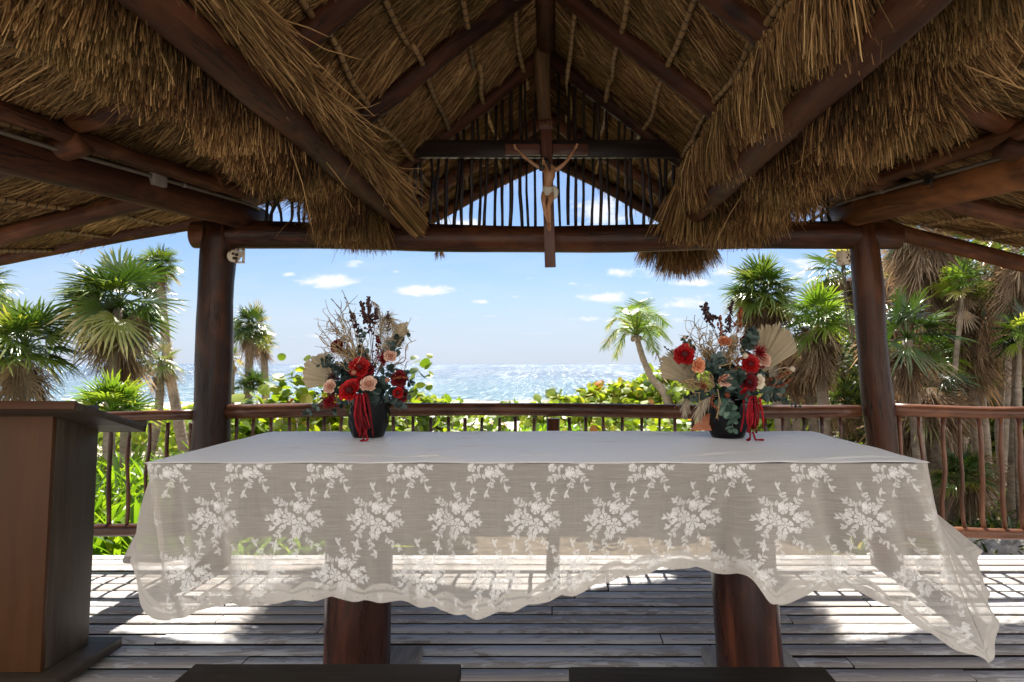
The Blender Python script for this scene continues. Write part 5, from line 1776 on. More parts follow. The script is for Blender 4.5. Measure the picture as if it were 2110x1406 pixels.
shrub('large sea grape bush close behind the railing, left of the left bouquet', [gb(605, 6.6, .28, .4, 785), gb(540, 6.9, .32, .5, 805), gb(650, 7.0, .42, .5, 800), gb(500, 7.3, .3, .5, 838), gb(700, 7.4, .4, .5, 812)], 3600, .066, 1)
shrub('sea grape sprigs rising just right of the left bouquet', [gb(868, 7.0, .20, .3, 792), gb(830, 7.2, .3, .4, 822), gb(900, 7.4, .22, .35, 832), gb(780, 7.4, .35, .4, 828)], 2300, .060, 2)
shrub('low sea grape under the rail at mid picture, some orange leaves', [gb(930, 9.0, .4, .6, 862), gb(1000, 11, .5, .7, 858), gb(880, 10, .6, .7, 848)], 1100, .075, 3)
shrub('long sea grape bank rising to the right below the coconut palm', [gb(1150, 21, .7, 1.2, 822), gb(1215, 22, 1.0, 1.5, 808), gb(1275, 22, 1.1, 1.6, 792), gb(1335, 23, 1.3, 1.8, 782), gb(1395, 22, 1.3, 1.6, 772), gb(1450, 20, 1.2, 1.6, 775), gb(1510, 18, 1.2, 1.6, 785), gb(1105, 21, .5, .9, 829)], 7500, .13, 4, tone=.1)
shrub('sea grape bush at the far side of the bank behind the coconut palm', [gb(1360, 29, 1.6, 1.5, 768), gb(1430, 30, 1.8, 1.5, 764)], 1800, .15, 5, tone=.15)
shrub('low sea grape just beyond the railing, left of the right bouquet', [gb(1330, 10, .6, .8, 852), gb(1400, 9.5, .6, .8, 850), gb(1260, 12, .5, .8, 862), gb(1450, 10, .5, .7, 848)], 1500, .07, 6)
shrub('sea grape patch across the sand by the shore, left of mid picture', [gb(930, 30, 1.2, 1.4, 832), gb(870, 28, 1.5, 1.5, 826)], 1200, .15, 7)
shrub('small round leafed patch on the sand at mid picture', [gb(1050, 27, .9, 1, 834)], 420, .14, 8)
shrub('sea grape behind the trunks right of the right bouquet', [gb(1590, 14, 1.2, 1.2, 790), gb(1680, 15, 1.3, 1.2, 800)], 1700, .10, 9, tone=-.05)
shrub('wide sea grape hedge behind the left palms, low along the shore', [gb(60, 17, 2.0, 1.5, 842), gb(200, 18, 2.0, 1.5, 842), gb(330, 16, 1.2, 1.3, 838), gb(430, 15, 1.0, 1.2, 838)], 2600, .11, 10)
shrub('continuous low hedge of sea grape hugging the railing on the left half', [gb(480 + 45 * k, 6.3 + .25 * (k % 3), .26, .4, 868 - 6 * (k % 2)) for k in range(11)], 5200, .052, 11)
shrub('low hedge of sea grape under the rail on the right half', [gb(1230 + 48 * k, 7.6 + .4 * (k % 3), .32, .5, 862 - 5 * (k % 2)) for k in range(6)], 3000, .055, 12)
# fine leafed bushes that close the thicket behind the palms
for k, (px, Y, rx, top, lab) in enumerate(((1800, 13.5, 1.6, 600, 'small leafed bush behind the right post'), (1905, 12.5, 1.5, 640, 'small leafed bush behind the slanting palm trunks'), (2010, 13.0, 1.7, 470, 'tall sunlit bush near the right eave'),
                                            (2110, 12.0, 1.7, 560, 'leafy bush filling the right edge behind the trunks'), (1740, 15.0, 1.5, 700, 'low bush behind the palm skirts left of the right post'), (2200, 12.5, 2.0, 500, 'bush beyond the right edge of the thicket'),
                                            (1950, 16.0, 2.4, 520, 'highest bush at the back of the thicket'))):
    shrub(lab, [gb(px, Y, rx, 1.2, top), gb(px - 45, Y + .5, rx * .7, 1.0, top + 70), gb(px + 50, Y + .4, rx * .7, 1.0, top + 60)], 6500, .066, 40 + k, 'bushes at the back of the thicket', 'bush', 'bush', tone=.10, aspect=.6)

# strap-leaved lilies behind the left railing, and in patches farther along
def strap_bed(spots, Lr, seed, name, label, mat='lily', w=.055):
    r_ = np.random.default_rng(seed)
    b = MB()
    for (x, y, s) in spots:
        z = float(ground(x, y))
        n = 15
        az = r_.random(n) * 6.28
        el = .55 + .8 * r_.random(n)
        L = Lr * s * (.7 + .5 * r_.random(n))
        for j in range(n):
            h = np.array([math.cos(az[j]), math.sin(az[j]), 0])
            q = np.linspace(0, 1, 6)
            P = np.array([x, y, z]) + np.outer(q * L[j] * math.cos(el[j]), h) + np.outer(q * L[j] * math.sin(el[j]) - (q ** 2.2) * L[j] * .34, [0, 0, 1])
            wd = w * s * np.array([.6, .95, 1.0, .9, .6, .03])
            sd_ = np.cross(h, [0, 0, 1.0])
            G = np.stack([P - sd_ * wd[:, None] / 2, P + [0, 0, -.012], P + sd_ * wd[:, None] / 2], 1)
            b.grid(G, rnd=float(np.clip(r_.normal(.5, .2), 0, 1)))
    return tag(b.build(name, M[mat], None), label, kind='stuff')


r_ = np.random.default_rng(17)
sp_ = []
for _ in range(520):
    y = 5.05 + 4.6 * r_.random() ** 1.3
    x = -1.5 - (y - 4.5) * .25 - 4.8 * r_.random()
    sp_.append((x, y, .8 + .5 * r_.random()))
strap_bed(sp_, .88, 1, 'lily_bed', 'mass of bright green strap-leaved lilies behind the left railing')
sp_ = [(at(px, 900, Y)[0] + r_.normal() * .4, Y + r_.normal() * .6, .7 + .4 * r_.random()) for px, Y in [(q, 16 + 3 * r_.random()) for q in list(range(1010, 1140, 5)) + list(range(1140, 1240, 8)) + list(range(930, 1010, 12))]]
strap_bed(sp_, .55, 2, 'ground_cover', 'low lime ground cover on the sand beyond the railing', w=.09)
sp_ = [(x, y, .55 + .4 * r_.random()) for x, y in [(2.5 + 4.8 * r_.random(), 5.0 + 4.2 * r_.random()) for _ in range(150)]]
strap_bed(sp_, .55, 3, 'undergrowth', 'sparse green undergrowth on the litter behind the right railing', 'palm', w=.04)
# rocks and driftwood
for k, (px, Y, s) in enumerate(((1630, 7.6, .30), (1690, 8.4, .24), (1990, 6.2, .22), (2085, 5.9, .26), (1590, 9.0, .28))):
    p = at(px, 900, Y)
    b = MB()
    b.sphere((p[0], Y, float(ground(p[0], Y)) + s * .25), (s * 1.3, s, s * .75), 18, 12, jit=.06)
    o = b.build('rock', M['rock'])
    tag(o, ['pale limestone rock seen between the balusters under the right bouquet', 'smaller rock right of the limestone rock under the bouquet', 'rock in the litter near the bottom rail on the right', 'rock low at the right edge below the railing', 'flat rock farther back under the bouquet'][k], 'rock', 'rocks behind the right railing')
b = MB()
r_ = np.random.default_rng(8)
f0 = at(1385, 822, 24.5)
f0[2] = float(ground(f0[0], f0[1])) + .25
for k in range(16):
    a = r_.random() * 6.28
    e = f0 + np.array([math.cos(a) * (.4 + .7 * r_.random()), .4 * math.sin(a), .55 * r_.random() - .1])
    b.tube(spline([f0, (f0 + e) / 2 + [0, 0, .2 * r_.random()], e], 8), np.linspace(.09, .02, 8), 7, jit=.1)
tag(b.build('driftwood_root', M['drift']), 'bleached tangle of driftwood roots at the foot of the coconut palm', 'driftwood')
# dark beach rock line at the water's edge
b = MB()
for k in range(90):
    x = -14 + 26 * r_.random()
    y = 60.5 + 3.0 * r_.random()
    b.sphere((x, y, -2.28 + .06 * r_.random()), (.5 + .9 * r_.random(), .4, .16 + .12 * r_.random()), 9, 6, jit=.08)
tag(b.build('beach_rock', M['rock']), 'low line of rocky shelf along the waterline', kind='stuff')

# ------------------------------------------------------------------ flower arrangements
def flower_mat(name, dark, lightc, rough=.6, transl=.2, velvet=.3):
    m, t = material(name)
    rnd = t.attr('rnd').outputs['Fac']
    lc = t.attr('lc').outputs['Vector']
    n1 = t.noise(lc, 60.0, 3.0)
    c = t.ramp(t.math('ADD', rnd, t.math('MULTIPLY', t.math('SUBTRACT', n1, .5), .4)), [(0.1, dark), (0.9, lightc)])
    p = principled(t, c, rough, spec=.3, **{'Sheen Weight': velvet, 'Sheen Tint': (*lightc, 1.0)})
    tr = t.n('ShaderNodeBsdfTranslucent', {0: c}).outputs[0]
    t.out(t.n('ShaderNodeMixShader', {0: transl, 1: p, 2: tr}).outputs[0])
    return m


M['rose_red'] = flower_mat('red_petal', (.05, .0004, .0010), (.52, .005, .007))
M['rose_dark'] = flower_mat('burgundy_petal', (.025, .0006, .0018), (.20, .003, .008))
M['rose_pink'] = flower_mat('blush_petal', (.36, .14, .085), (.82, .54, .41), velvet=.1)
M['rose_peach'] = flower_mat('peach_petal', (.42, .10, .04), (.86, .40, .21), velvet=.1)
M['rose_cream'] = flower_mat('cream_petal', (.50, .40, .28), (.78, .68, .52), velvet=.1)
M['fanleaf'] = flower_mat('bleached_palm', (.50, .38, .22), (.80, .67, .46), .7, .4, 0)
M['euc'] = flower_mat('eucalyptus_leaf', (.012, .025, .022), (.085, .125, .105), .5, .12, 0)
M['euc_light'] = flower_mat('pale_eucalyptus_leaf', (.05, .10, .07), (.17, .26, .19), .5, .2, 0)
M['amar'] = flower_mat('dried_seed_spike', (.022, .010, .010), (.085, .036, .032), .8, .05, 0)
M['rust'] = flower_mat('rust_seed_spike', (.12, .030, .010), (.34, .095, .03), .8, .1, 0)
M['twig'] = flower_mat('dry_twig', (.20, .13, .06), (.50, .36, .19), .7, .1, 0)
M['pampas'] = flower_mat('pampas_plume', (.40, .32, .22), (.74, .64, .49), .8, .4, 0)
M['tassel'] = flower_mat('red_amaranth_cord', (.10, .002, .005), (.34, .006, .014), .8, .1, .2)
m, t = material('black_glazed_pot')
t.out(principled(t, (.003, .003, .0035), .14, spec=.4))
M['pot'] = m
PXF = 2.97 / F


class Bunch:
    def __init__(self, root, Y):
        self.root, self.Y = root, Y
        self.r = np.random.default_rng(int(abs(root.location[0]) * 100) + 5)

    def P(self, px, py, dy=0.0):
        return at(px, py, self.Y + dy)

    def rose(self, px, py, rpx, mat, dy=-.05, face=(0, -1, .35), name='rose', open_=1.0, label=None):
        r_ = self.r
        c = self.P(px, py, dy)
        R0 = rpx * PXF
        ax = unit(np.array(face, float) + r_.normal(size=3) * .12)
        b = MB()
        fr = frames(ax[None])[0]
        n = 34
        for k in range(n):
            q = k / (n - 1)
            a = k * 2.39996
            rad = R0 * (.06 + .80 * q ** .8)
            hgt = R0 * (.62 - .62 * q ** 1.4) * 1.0
            wid = R0 * (.34 + .42 * q)
            tilt = (.05 + .80 * q ** 1.8) * open_
            hh = R0 * (.62 + .12 * q)
            G = np.zeros((5, 4, 3))
            for i, uu_ in enumerate(np.linspace(-1, 1, 5)):
                for j, vv_ in enumerate(np.linspace(0, 1, 4)):
                    ca = a + uu_ * wid / max(rad, R0 * .22) * .62 * (.65 + .35 * math.sin(math.pi * min(vv_ * .8 + .2, 1)))
                    rr_ = rad * (.55 + .45 * vv_) + math.sin(tilt) * hh * vv_ * .55 + R0 * .06 * vv_ ** 3 * q
                    zz = hgt * .55 + math.cos(tilt) * hh * vv_ * .75 - R0 * .45 - R0 * .10 * uu_ ** 2 * vv_ - (R0 * .10 * q if vv_ > .9 else 0)
                    G[i, j] = (zz, rr_ * math.cos(ca), rr_ * math.sin(ca))
            G += r_.normal(size=G.shape) * R0 * .012
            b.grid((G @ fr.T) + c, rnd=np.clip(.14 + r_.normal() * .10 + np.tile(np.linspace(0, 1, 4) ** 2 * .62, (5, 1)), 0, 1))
        b.sphere(c - ax * R0 * .25, R0 * .55, 10, 7, rnd=.1)
        o = b.build(name, M[mat], self.root)
        if label:
            o['label'] = label
        return o

    def fan(self, hub, ang, spread, Lpx, n=22, dy=-.02, tiltY=.25, name='dried_palm_fan', lab=None, fold=.012, back=0.0):
        c = self.P(*hub, dy)
        L = Lpx * PXF
        b = MB()
        r_ = self.r
        rows = []
        for i in range(2 * n + 1):
            a = math.radians(ang + spread * (i / n - 1))
            q = i / n - 1
            Li = L * (1 - .20 * q * q) * (1 + .03 * r_.normal()) * (1.0 if i % 2 else .93)
            dz = (fold if i % 2 else -fold)
            rows.append([c + np.array([math.cos(a) * Li * s, -tiltY * Li * s * (1 - .6 * q) + dz * min(1, s * 3) * (.35 + .65 * s) + back * Li * s * s, math.sin(a) * Li * s]) for s in (.02, .2, .45, .7, 1.0)])
        b.grid(np.array(rows), rnd=np.clip(np.repeat(r_.normal(.6, .18, (2 * n + 1, 1)), 5, 1), 0, 1))
        b.tube([c, c + np.array([0, .02, -.09])], .004, 6)
        o = b.build(name, M['fanleaf'], self.root, smooth=False)
        if lab:
            o['label'] = lab
        return o

    def euc(self, pts, lpx, n=11, mat='euc', dy=-.05, name='eucalyptus_sprig'):
        r_ = self.r
        P = spline([self.P(*p[:2], dy + (p[2] if len(p) > 2 else 0)) for p in pts], 20)
        b = MB()
        b.tube(P, np.linspace(.0028, .0012, 20), 5, rnd=.4)
        T = unit(np.gradient(P, axis=0))
        for k in range(n):
            s = (k + .6) / n
            i = min(int(s * 19), 18)
            for sg in (-1, 1):
                lat = unit(np.cross(T[i], r_.normal(size=3))) * sg
                d = unit(lat + T[i] * .35)
                nrm = unit(np.array([0, -1, .3]) * .8 + r_.normal(size=3) * .7 - d * .1)
                Yv = unit(np.cross(nrm, d))
                nz = np.cross(d, Yv)
                sz = lpx * PXF * (1.05 - .5 * s) * (.8 + .4 * r_.random())
                T_ = DISC[0] * [1, .86, 1.2]
                fr = np.stack([d, Yv, nz], 1)[None] * sz
                b.xform_many(T_, DISC[1], fr, (P[i] + d * sz * 1.05)[None], 0, np.clip(r_.normal(.5, .28, 1), 0, 1))
        return b.build(name, M[mat], self.root)

    def spike(self, pts, wpx, mat='amar', dy=-.02, dens=60, name='seed_spike', w0=.4):
        r_ = self.r
        P = spline([self.P(*p[:2], dy) for p in pts], 26)
        b = MB()
        b.tube(P, .0014, 5, rnd=.3)
        for k in range(dens):
            s = w0 + (1 - w0) * r_.random()
            i = s * 25
            a = min(int(i), 24)
            c = P[a] * (1 - (i - a)) + P[a + 1] * (i - a)
            off = r_.normal(size=3) * wpx * PXF * .42 * (1.15 - .75 * (s - w0) / (1 - w0))
            b.sphere(c + off, (wpx * PXF * .26) * (.7 + .6 * r_.random()), 6, 5)
        return b.build(name, M[mat], self.root)

    def twigs(self, origin, tips, dy=-.03, mat='twig', sub=3, w=.0021, name='curly_twig'):
        r_ = self.r
        b = MB()
        o = self.P(*origin, dy)
        for tx, ty in tips:
            e = self.P(tx, ty, dy + r_.normal() * .05)
            m1 = o * .62 + e * .38 + r_.normal(size=3) * .022
            m2 = o * .25 + e * .75 + r_.normal(size=3) * .026
            P = spline([o, m1, m2, e], 22)
            b.tube(P, np.linspace(w * 1.25, w * .55, 22), 5)
            for j in range(sub):
                i = 7 + int(r_.random() * 12)
                d = unit(P[min(i + 3, 21)] - P[i - 2] + r_.normal(size=3) * .035) * np.linalg.norm(e - o) * (.16 + .22 * r_.random())
                q = spline([P[i], P[i] + d * .5 + r_.normal(size=3) * .012, P[i] + d + r_.normal(size=3) * .018], 9)
                b.tube(q, np.linspace(w * .8, w * .4, 9), 4)
        return b.build(name, M[mat], self.root)

    def plume(self, pts, lpx, dy=-.02, n=260, mat='pampas', name='pampas_plume', drop=.5):
        r_ = self.r
        P = spline([self.P(*p[:2], dy) for p in pts], 24)
        b = MB()
        b.tube(P, .0016, 5)
        T = unit(np.gradient(P, axis=0))
        s = .2 + .8 * r_.random(n)
        i = (s * 22.9).astype(int)
        D = unit(T[i] * .8 + r_.normal(size=(n, 3)) * .45 + np.array([0, 0, -drop]))
        b.blades(P[i], D, lpx * PXF * (.4 + .7 * r_.random(n)), .0032, bend=np.array([0, 0, -.012]) + r_.normal(size=(n, 3)) * .005, taper=.2)
        return b.build(name, M[mat], self.root, smooth=False)

    def tassel(self, top, bot, wpx, n=20, dy=-.12, mat='tassel', name='hanging_amaranth', extra=()):
        r_ = self.r
        b = MB()
        for k in range(n):
            q = r_.normal() * .4
            t0 = self.P(top[0] + q * wpx * .7, top[1] + 4 * r_.random(), dy + .02 * r_.normal())
            ln = .75 + .28 * r_.random()
            b0 = self.P(bot[0] + q * wpx * 1.0 + r_.normal() * 2, top[1] + (bot[1] - top[1]) * ln, dy - .012 + .012 * r_.normal())
            b0[2] = max(b0[2], TZ + .012)
            m_ = (t0 + b0) / 2 + r_.normal(size=3) * .006 + [0, -.012, 0]
            P = spline([t0, m_, b0], 12)
            b.tube(P, np.linspace(.0042, .003, 12) * (1 + .25 * r_.normal(size=12)), 6, jit=.2)
        for e in extra:
            P = spline([self.P(*p[:2], dy - .01) for p in e], 14)
            P[:, 2] = np.maximum(P[:, 2], TZ + .009)
            b.tube(P, .0042 * (1 + .2 * r_.normal(size=14)), 6, jit=.15)
        return b.build(name, M[mat], self.root)

    def puff(self, px, py, rpx, mat='tassel', dy=-.06, n=150, dirv=(0, -.4, 0), name='fluffy_flower', stretch=(1, 1, 1)):
        r_ = self.r
        D = unit(r_.normal(size=(n, 3)) * np.array(stretch) + np.array(dirv))
        b = MB()
        c = self.P(px, py, dy)
        b.blades(np.repeat(c[None], n, 0), D, rpx * PXF * (.5 + .6 * r_.random(n)), .0028, bend=r_.normal(size=(n, 3)) * .006, taper=.4)
        return b.build(name, M[mat], self.root, smooth=False)

    def ball(self, px, py, rpx, mat, dy=-.06, stem=None, name='dried_pod'):
        b = MB()
        c = self.P(px, py, dy)
        b.sphere(c, rpx * PXF, 14, 9, jit=.03)
        if stem:
            b.tube(spline([c, (c + self.P(*stem, dy)) / 2 + [0, 0, .01], self.P(*stem, dy)], 8), .0016, 5)
        return b.build(name, M[mat], self.root)

    def pot(self, xl, xr, yt, xbl, xbr, yb):
        cb = self.P((xbl + xbr) / 2, yb, 0)
        c = np.array([cb[0], self.Y + .05, TZ + .003])
        rt_, rb_ = (xr - xl) / 2 * PXF, (xbr - xbl) / 2 * PXF
        hgt = (yb - yt) * PXF * 1.06
        n = 9
        G = []
        prof = [(0, .80), (.0, 1.0), (.05, 1.03), (.30, None), (.55, None), (.80, None), (.97, None), (1.0, .98), (1.0, .90), (.93, .88), (.80, .80)]
        for k, (s, f) in enumerate(prof):
            rr_ = (rb_ + (rt_ - rb_) * s ** .8) * (f if f is not None else 1.05)
            row = []
            for j in range(2 * n):
                a = 2 * math.pi * (j + .0) / (2 * n)
                bumpf = 1.0
                if f is None:
                    bumpf = 1.085 if (j + k) % 2 else .915
                row.append(c + np.array([rr_ * bumpf * math.cos(a), rr_ * bumpf * math.sin(a), hgt * s]))
            G.append(row)
        b = MB()
        b.grid(np.array(G).transpose(1, 0, 2), closed_u=True)
        b.add(np.array(G[0]), np.arange(2 * n)[::-1][None])
        o = b.build('pot', M['pot'], self.root, smooth=False)
        b = MB()
        b.sphere(c + [0, 0, hgt * .84], (rt_ * .86, rt_ * .86, .03), 16, 7)
        b.build('moss', M['euc'], self.root)
        return o


def zl(x, y):
    return 560 + x / 3.515, 560 + y / 3.515


def zr_(x, y):
    return 1200 + x / 3.516, 560 + y / 3.516


# ---- left bouquet
rt = empty('flower_arrangement', at(752, 900, 2.97) + [0, .05, 0], 'left bouquet in a black faceted pot, red roses and dark spikes on the altar', 'flowers', 'flower arrangements on the altar')
rt.location[2] = TZ
B = Bunch(rt, 2.93)
B.pot(714, 801, 822, 722, 783, 900)
B.fan(zl(465, 800), 148, 46, 74, 18, .06, .12, lab='broad bleached palm fan spreading to the left')
B.fan(zl(745, 770), 57, 9, 140, 7, .05, .35, lab='narrow folded palm fan pointing up to the right')
B.twigs(zl(610, 640), [zl(*p) for p in ((330, 375), (455, 272), (545, 230), (515, 300), (420, 330), (352, 452), (390, 520), (600, 340), (470, 400), (560, 480), (640, 560), (410, 430), (500, 250))], -.02, sub=5)
B.twigs(zl(600, 760), [zl(*p) for p in ((430, 560), (480, 620), (660, 520), (720, 560), (560, 540), (360, 600))], -.06, sub=4)
B.spike([zl(735, 760), zl(725, 480), zl(708, 330), zl(700, 190)], 9.5, dens=110)
B.spike([zl(728, 620), zl(700, 400), zl(672, 320), zl(650, 222)], 9, dens=80)
B.spike([zl(730, 560), zl(745, 380), zl(757, 262)], 8.5, dens=60, w0=.5)
B.spike([zl(690, 640), zl(640, 480), zl(600, 360), zl(572, 290)], 8, dens=70, w0=.35)
B.spike([zl(830, 560), zl(842, 420), zl(838, 290)], 6, dens=36, w0=.5)
B.spike([zl(720, 700), zl(770, 560), zl(765, 470)], 8, 'rose_dark', dens=50)
B.plume([zl(790, 600), zl(790, 430), zl(835, 330), zl(930, 440)], 34, -.0, 340)
B.plume([zl(790, 420), zl(775, 260), zl(725, 212)], 10, -.0, 90)
B.plume([zl(800, 640), zl(830, 500), zl(900, 480)], 26, -.03, 200)
B.twigs(zl(860, 680), [zl(*p) for p in ((995, 650), (985, 690), (960, 620), (1045, 495))], -.02, sub=3)
B.euc([zl(560, 770), zl(470, 700), zl(400, 650), zl(330, 680)], 9, 11)
B.euc([zl(560, 720), zl(480, 690), zl(420, 640), zl(400, 630)], 9, 8)
B.euc([zl(600, 900), zl(420, 900), zl(300, 1000), zl(212, 1050)], 7, 13)
B.euc([zl(600, 900), zl(520, 940), zl(460, 990), zl(440, 1030)], 7, 9)
B.euc([zl(700, 720), zl(670, 600), zl(650, 480), zl(655, 430)], 8, 11)
B.euc([zl(880, 620), zl(900, 520), zl(940, 470), zl(990, 450)], 9, 9)
B.euc([zl(690, 800), zl(790, 760), zl(850, 720), zl(880, 700)], 11, 8, dy=-.06)
B.euc([zl(700, 860), zl(740, 900), zl(800, 920), zl(920, 990)], 12, 10, dy=-.08)
B.euc([zl(720, 850), zl(860, 880), zl(960, 860), zl(1010, 900)], 11, 10, dy=-.05)
B.euc([zl(720, 840), zl(800, 850), zl(900, 920), zl(930, 990)], 12, 9, dy=-.07)
B.euc([zl(700, 800), zl(720, 880), zl(700, 940)], 12, 7, dy=-.10)
B.euc([zl(900, 700), zl(980, 780), zl(1010, 820)], 10, 6)
B.euc([zl(560, 860), zl(420, 880), zl(300, 890)], 6, 9)
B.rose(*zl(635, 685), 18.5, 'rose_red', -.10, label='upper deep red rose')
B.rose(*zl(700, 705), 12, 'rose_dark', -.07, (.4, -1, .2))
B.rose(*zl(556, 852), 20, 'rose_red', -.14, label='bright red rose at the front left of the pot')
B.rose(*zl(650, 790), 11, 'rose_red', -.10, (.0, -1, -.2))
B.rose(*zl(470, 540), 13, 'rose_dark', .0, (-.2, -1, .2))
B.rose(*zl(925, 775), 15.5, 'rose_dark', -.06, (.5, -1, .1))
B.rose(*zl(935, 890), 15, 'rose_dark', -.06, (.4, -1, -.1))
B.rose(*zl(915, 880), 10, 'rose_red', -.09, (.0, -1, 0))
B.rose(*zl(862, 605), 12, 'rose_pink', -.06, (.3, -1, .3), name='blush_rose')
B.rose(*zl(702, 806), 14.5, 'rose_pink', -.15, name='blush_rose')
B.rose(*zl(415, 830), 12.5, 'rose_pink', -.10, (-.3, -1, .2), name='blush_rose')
B.ball(*zl(838, 786), 5, 'rose_pink', -.11)
B.ball(*zl(975, 435), 6, 'rose_cream', -.03, zl(930, 540))
B.ball(*zl(595, 730), 5, 'rose_pink', -.13)
B.puff(*zl(430, 930), 20, 'tassel', -.09, 190, (-.3, -.4, -.3))
B.puff(*zl(810, 640), 22, 'tassel', -.04, 170, (0, -.3, .5))
B.puff(*zl(445, 765), 14, 'amar', -.08, 110, (-.3, -.4, 0))
B.spike([zl(870, 770), zl(930, 765), zl(985, 770)], 5, 'rust', -.10, 40, w0=.1)
B.tassel(zl(640, 880), zl(668, 1195), 22, 26, -.145, extra=[[zl(650, 1100), zl(690, 1190), zl(690, 1218), zl(640, 1236)], [zl(640, 1150), zl(665, 1205), zl(650, 1232)]])

rq = np.random.default_rng(31)
for k in range(16):                                    # filler greenery of the left bouquet
    a = math.radians(rq.uniform(-25, 205))
    ln = rq.uniform(120, 230)
    c0 = (620 + rq.normal() * 40, 800 + rq.normal() * 30)
    B.euc([zl(*c0), zl(c0[0] + math.cos(a) * ln * .5, c0[1] - math.sin(a) * ln * .45), zl(c0[0] + math.cos(a) * ln, c0[1] - math.sin(a) * ln * .8 + 20)], rq.uniform(7, 10), 9, dy=rq.uniform(-.05, .07))
B.twigs(zl(640, 760), [zl(*p) for p in ((380, 420), (430, 350), (500, 370), (540, 330), (585, 400), (620, 420), (460, 470), (680, 470), (780, 500), (820, 560), (410, 620), (900, 600))], .03, sub=5)
B.plume([zl(620, 740), zl(600, 620), zl(540, 560)], 26, .0, 170, 'twig', 'dried_grass')
B.plume([zl(700, 740), zl(700, 620), zl(640, 560)], 26, .02, 170, 'twig', 'dried_grass')

# ---- right bouquet
rt = empty('flower_arrangement', at(1505, 905, 2.95) + [0, .05, 0], 'right bouquet in a black faceted pot with big pale palm fans and peach roses', 'flowers', 'flower arrangements on the altar')
rt.location[2] = TZ
B = Bunch(rt, 2.91)
B.pot(1458, 1556, 828, 1474, 1537, 907)
B.fan(zr_(850, 830), 138, 30, 100, 20, .03, .10, lab='bleached palm fan opening to the left')
B.fan(zr_(1250, 770), 61, 27, 122, 24, .05, .12, lab='tall bleached palm fan standing up on the right')
B.plume([zr_(960, 880), zr_(850, 860), zr_(760, 900), zr_(740, 980)], 26, -.03, 260, drop=.9)
B.plume([zr_(960, 900), zr_(900, 920), zr_(860, 950), zr_(840, 1010)], 26, -.08, 300, drop=1.1)
B.twigs(zr_(980, 720), [zr_(*p) for p in ((790, 470), (850, 340), (810, 380), (930, 420), (770, 500), (880, 440), (1000, 480), (700, 690), (720, 740), (760, 640), (860, 520), (960, 520), (1080, 600), (700, 760))], -.03, sub=5)
B.twigs(zr_(960, 830), [zr_(*p) for p in ((740, 780), (780, 700), (850, 720), (900, 700), (720, 830), (990, 560), (1060, 560))], -.08, sub=5)
B.twigs(zr_(1150, 700), [zr_(*p) for p in ((1080, 420), (1120, 460), (1180, 540), (1000, 600), (1130, 560))], -.02, sub=4)
for pts in (((1020, 600), (960, 420), (900, 320), (860, 250)), ((1020, 560), (940, 400), (900, 300), (893, 225)), ((1010, 560), (1005, 440), (998, 325)), ((1020, 540), (1050, 400), (1070, 300), (1085, 210)), ((1130, 620), (1120, 450), (1140, 350), (1155, 260)), ((1000, 480), (1060, 420), (1068, 330)), ((960, 420), (915, 330), (985, 340))):
    B.spike([zr_(*p) for p in pts], 8, 'rust' if pts[0][0] in (1010, 1130) else 'amar', .0, 62, w0=.42)
B.spike([zr_(680, 620), zr_(640, 580), zr_(592, 545)], 4, 'amar', -.02, 20)
B.euc([zr_(800, 580), zr_(760, 520), zr_(735, 480)], 8, 7)
B.euc([zr_(960, 930), zr_(880, 890), zr_(800, 905), zr_(745, 915)], 9, 12, dy=-.07)
B.euc([zr_(1010, 830), zr_(990, 720), zr_(970, 660), zr_(1010, 620)], 11, 10, dy=-.10)
B.euc([zr_(1000, 760), zr_(940, 680), zr_(910, 640)], 10, 6, dy=-.10)
B.euc([zr_(1090, 850), zr_(1120, 780), zr_(1130, 720)], 14, 8, dy=-.11)
B.euc([zr_(1150, 820), zr_(1120, 790), zr_(1100, 740)], 13, 7, dy=-.12)
B.euc([zr_(1190, 640), zr_(1210, 520), zr_(1230, 450), zr_(1260, 425)], 10, 11, dy=-.02)
B.euc([zr_(1200, 560), zr_(1220, 500), zr_(1245, 430)], 10, 7, dy=-.03)
B.euc([zr_(1200, 840), zr_(1340, 800), zr_(1420, 830), zr_(1470, 840)], 12, 11, dy=-.0)
B.euc([zr_(1200, 880), zr_(1320, 880), zr_(1400, 880)], 12, 9, dy=-.02)
B.euc([zr_(1300, 900), zr_(1420, 930), zr_(1500, 950), zr_(1580, 985)], 6, 13, dy=-.0)
B.euc([zr_(1100, 870), zr_(1180, 900), zr_(1220, 930)], 9, 7, dy=-.12)
B.euc([zr_(1060, 930), zr_(1065, 1010), zr_(1085, 1080), zr_(1090, 1160)], 11, 9, 'euc_light', -.115)
B.euc([zr_(1060, 930), zr_(1060, 990), zr_(1075, 1050)], 12, 6, 'euc_light', -.12)
B.rose(*zr_(743, 595), 19.5, 'rose_red', -.08, (-.15, -1, .3), label='large red rose at the upper left')
B.rose(*zr_(1225, 665), 17, 'rose_red', -.09, (.2, -1, .2))
B.rose(*zr_(1300, 660), 11, 'rose_dark', -.04, (.5, -1, .1))
B.rose(*zr_(1215, 800), 17, 'rose_dark', -.12, (.2, -1, 0))
B.rose(*zr_(1180, 880), 9, 'rose_red', -.13, (0, -1, 0))
B.rose(*zr_(1180, 500), 10, 'rose_dark', -.0, (0, -1, .2))
B.rose(*zr_(850, 680), 13.5, 'rose_peach', -.12, (.35, -1, .1), name='peach_rose')
B.rose(*zr_(1035, 497), 13.5, 'rose_peach', -.05, (0, -1, .9), name='peach_rose')
B.rose(*zr_(1038, 785), 12, 'rose_pink', -.13, (-.3, -1, .4), name='blush_rose')
B.rose(*zr_(1325, 635), 13, 'rose_pink', -.05, (.4, -1, .2), name='blush_rose')
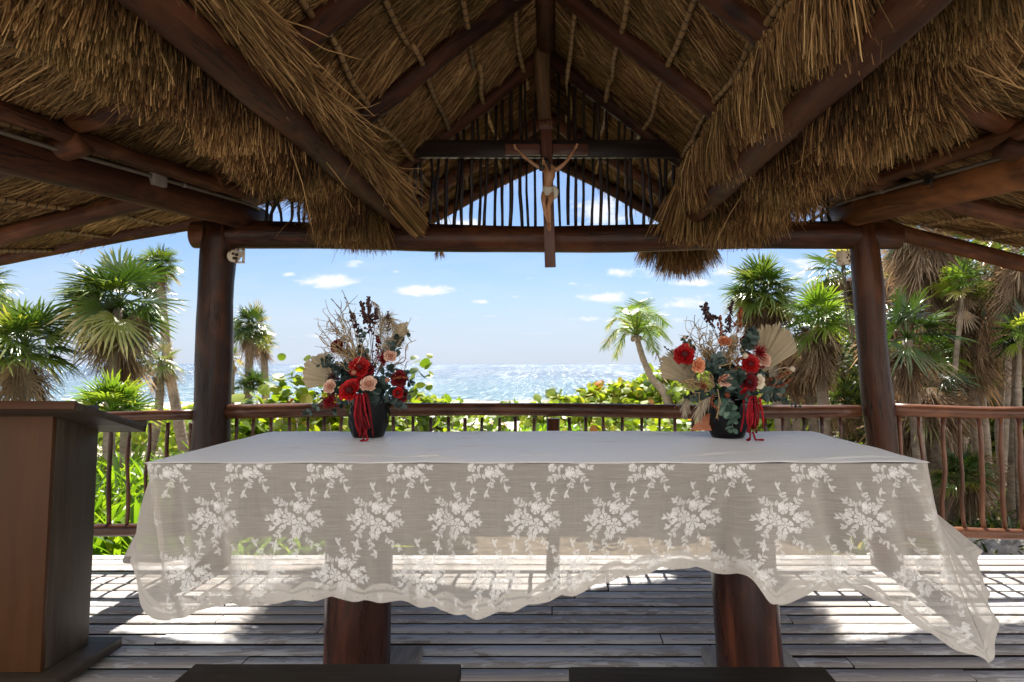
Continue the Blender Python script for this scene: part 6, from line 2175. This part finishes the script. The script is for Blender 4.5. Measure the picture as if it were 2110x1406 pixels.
B.rose(*zr_(1285, 800), 13, 'rose_cream', -.10, (.4, -1, 0), name='cream_rose')
B.rose(*zr_(1100, 490), 10, 'rose_cream', .02, (0, -1, .4), name='cream_rose')
B.ball(*zr_(1180, 610), 6, 'rose_cream', -.10)
B.ball(*zr_(1520, 706), 6, 'rose_cream', -.02, zr_(1390, 720))
B.ball(*zr_(740, 475), 4, 'rose_cream', -.06)
B.ball(*zr_(1050, 895), 5.5, 'rust', -.14)
B.spike([zr_(1300, 800), zr_(1400, 770), zr_(1510, 725)], 4.5, 'rust', -.03, 50, w0=.2)
B.spike([zr_(1300, 800), zr_(1400, 830), zr_(1470, 815), zr_(1510, 775)], 4.5, 'rust', -.03, 50, w0=.2)
B.spike([zr_(950, 880), zr_(935, 950), zr_(975, 990)], 5, 'rust', -.14, 46, w0=.1)
B.spike([zr_(1110, 720), zr_(1130, 640), zr_(1170, 620)], 6, 'rust', -.10, 40, w0=.1)
B.spike([zr_(980, 810), zr_(1010, 770), zr_(1050, 750)], 4, 'rust', -.15, 36, w0=.1)
B.puff(*zr_(875, 830), 9, 'rust', -.13, 90)
B.puff(*zr_(1280, 590), 20, 'tassel', -.06, 170, (.2, -.3, .3))
B.plume([zr_(980, 850), zr_(990, 930), zr_(975, 1060)], 6, -.135, 60, 'twig', 'dry_stem', .6)
B.tassel(zr_(1235, 900), zr_(1240, 1165), 26, 30, -.10, extra=[[zr_(1210, 1120), zr_(1215, 1200), zr_(1190, 1243)], [zr_(1235, 1160), zr_(1260, 1225), zr_(1315, 1245)], [zr_(1280, 960), zr_(1310, 1030)]])
b = MB()
G = []
for s in np.linspace(0, 1, 8):
    c = np.array(zr_(930 - 55 * s, 1020 + 130 * s))
    w = (4 + 24 * s ** .8) * PXF
    p = B.P(c[0], c[1], .03)
    G.append([p + [-w, 0, 0], p + [-w * .4, -.012, 0], p + [w * .4, -.014, 0], p + [w, 0, 0]])
b.grid(np.array(G), rnd=.35)
b.build('peach_spathe', M['rose_peach'], rt)['label'] = 'hanging peach coloured dried leaf behind the pot'

for k in range(18):                                    # filler greenery of the right bouquet
    a = math.radians(rq.uniform(-20, 200))
    ln = rq.uniform(120, 230)
    c0 = (1090 + rq.normal() * 50, 820 + rq.normal() * 35)
    B.euc([zr_(*c0), zr_(c0[0] + math.cos(a) * ln * .5, c0[1] - math.sin(a) * ln * .45), zr_(c0[0] + math.cos(a) * ln, c0[1] - math.sin(a) * ln * .8 + 20)], rq.uniform(7, 11), 9, dy=rq.uniform(-.04, .07))
B.twigs(zr_(1040, 760), [zr_(*p) for p in ((830, 420), (880, 500), (920, 470), (960, 450), (1020, 500), (1080, 520), (1120, 600), (820, 600), (780, 560), (1000, 560), (940, 600), (870, 640))], .03, sub=6)
B.plume([zr_(1000, 760), zr_(950, 640), zr_(900, 560)], 28, .0, 200, 'twig', 'dried_grass')
B.plume([zr_(1060, 720), zr_(1060, 600), zr_(1080, 530)], 26, .0, 200, 'twig', 'dried_grass')
B.plume([zr_(960, 840), zr_(860, 800), zr_(760, 780)], 22, -.05, 160, 'twig', 'dried_grass')
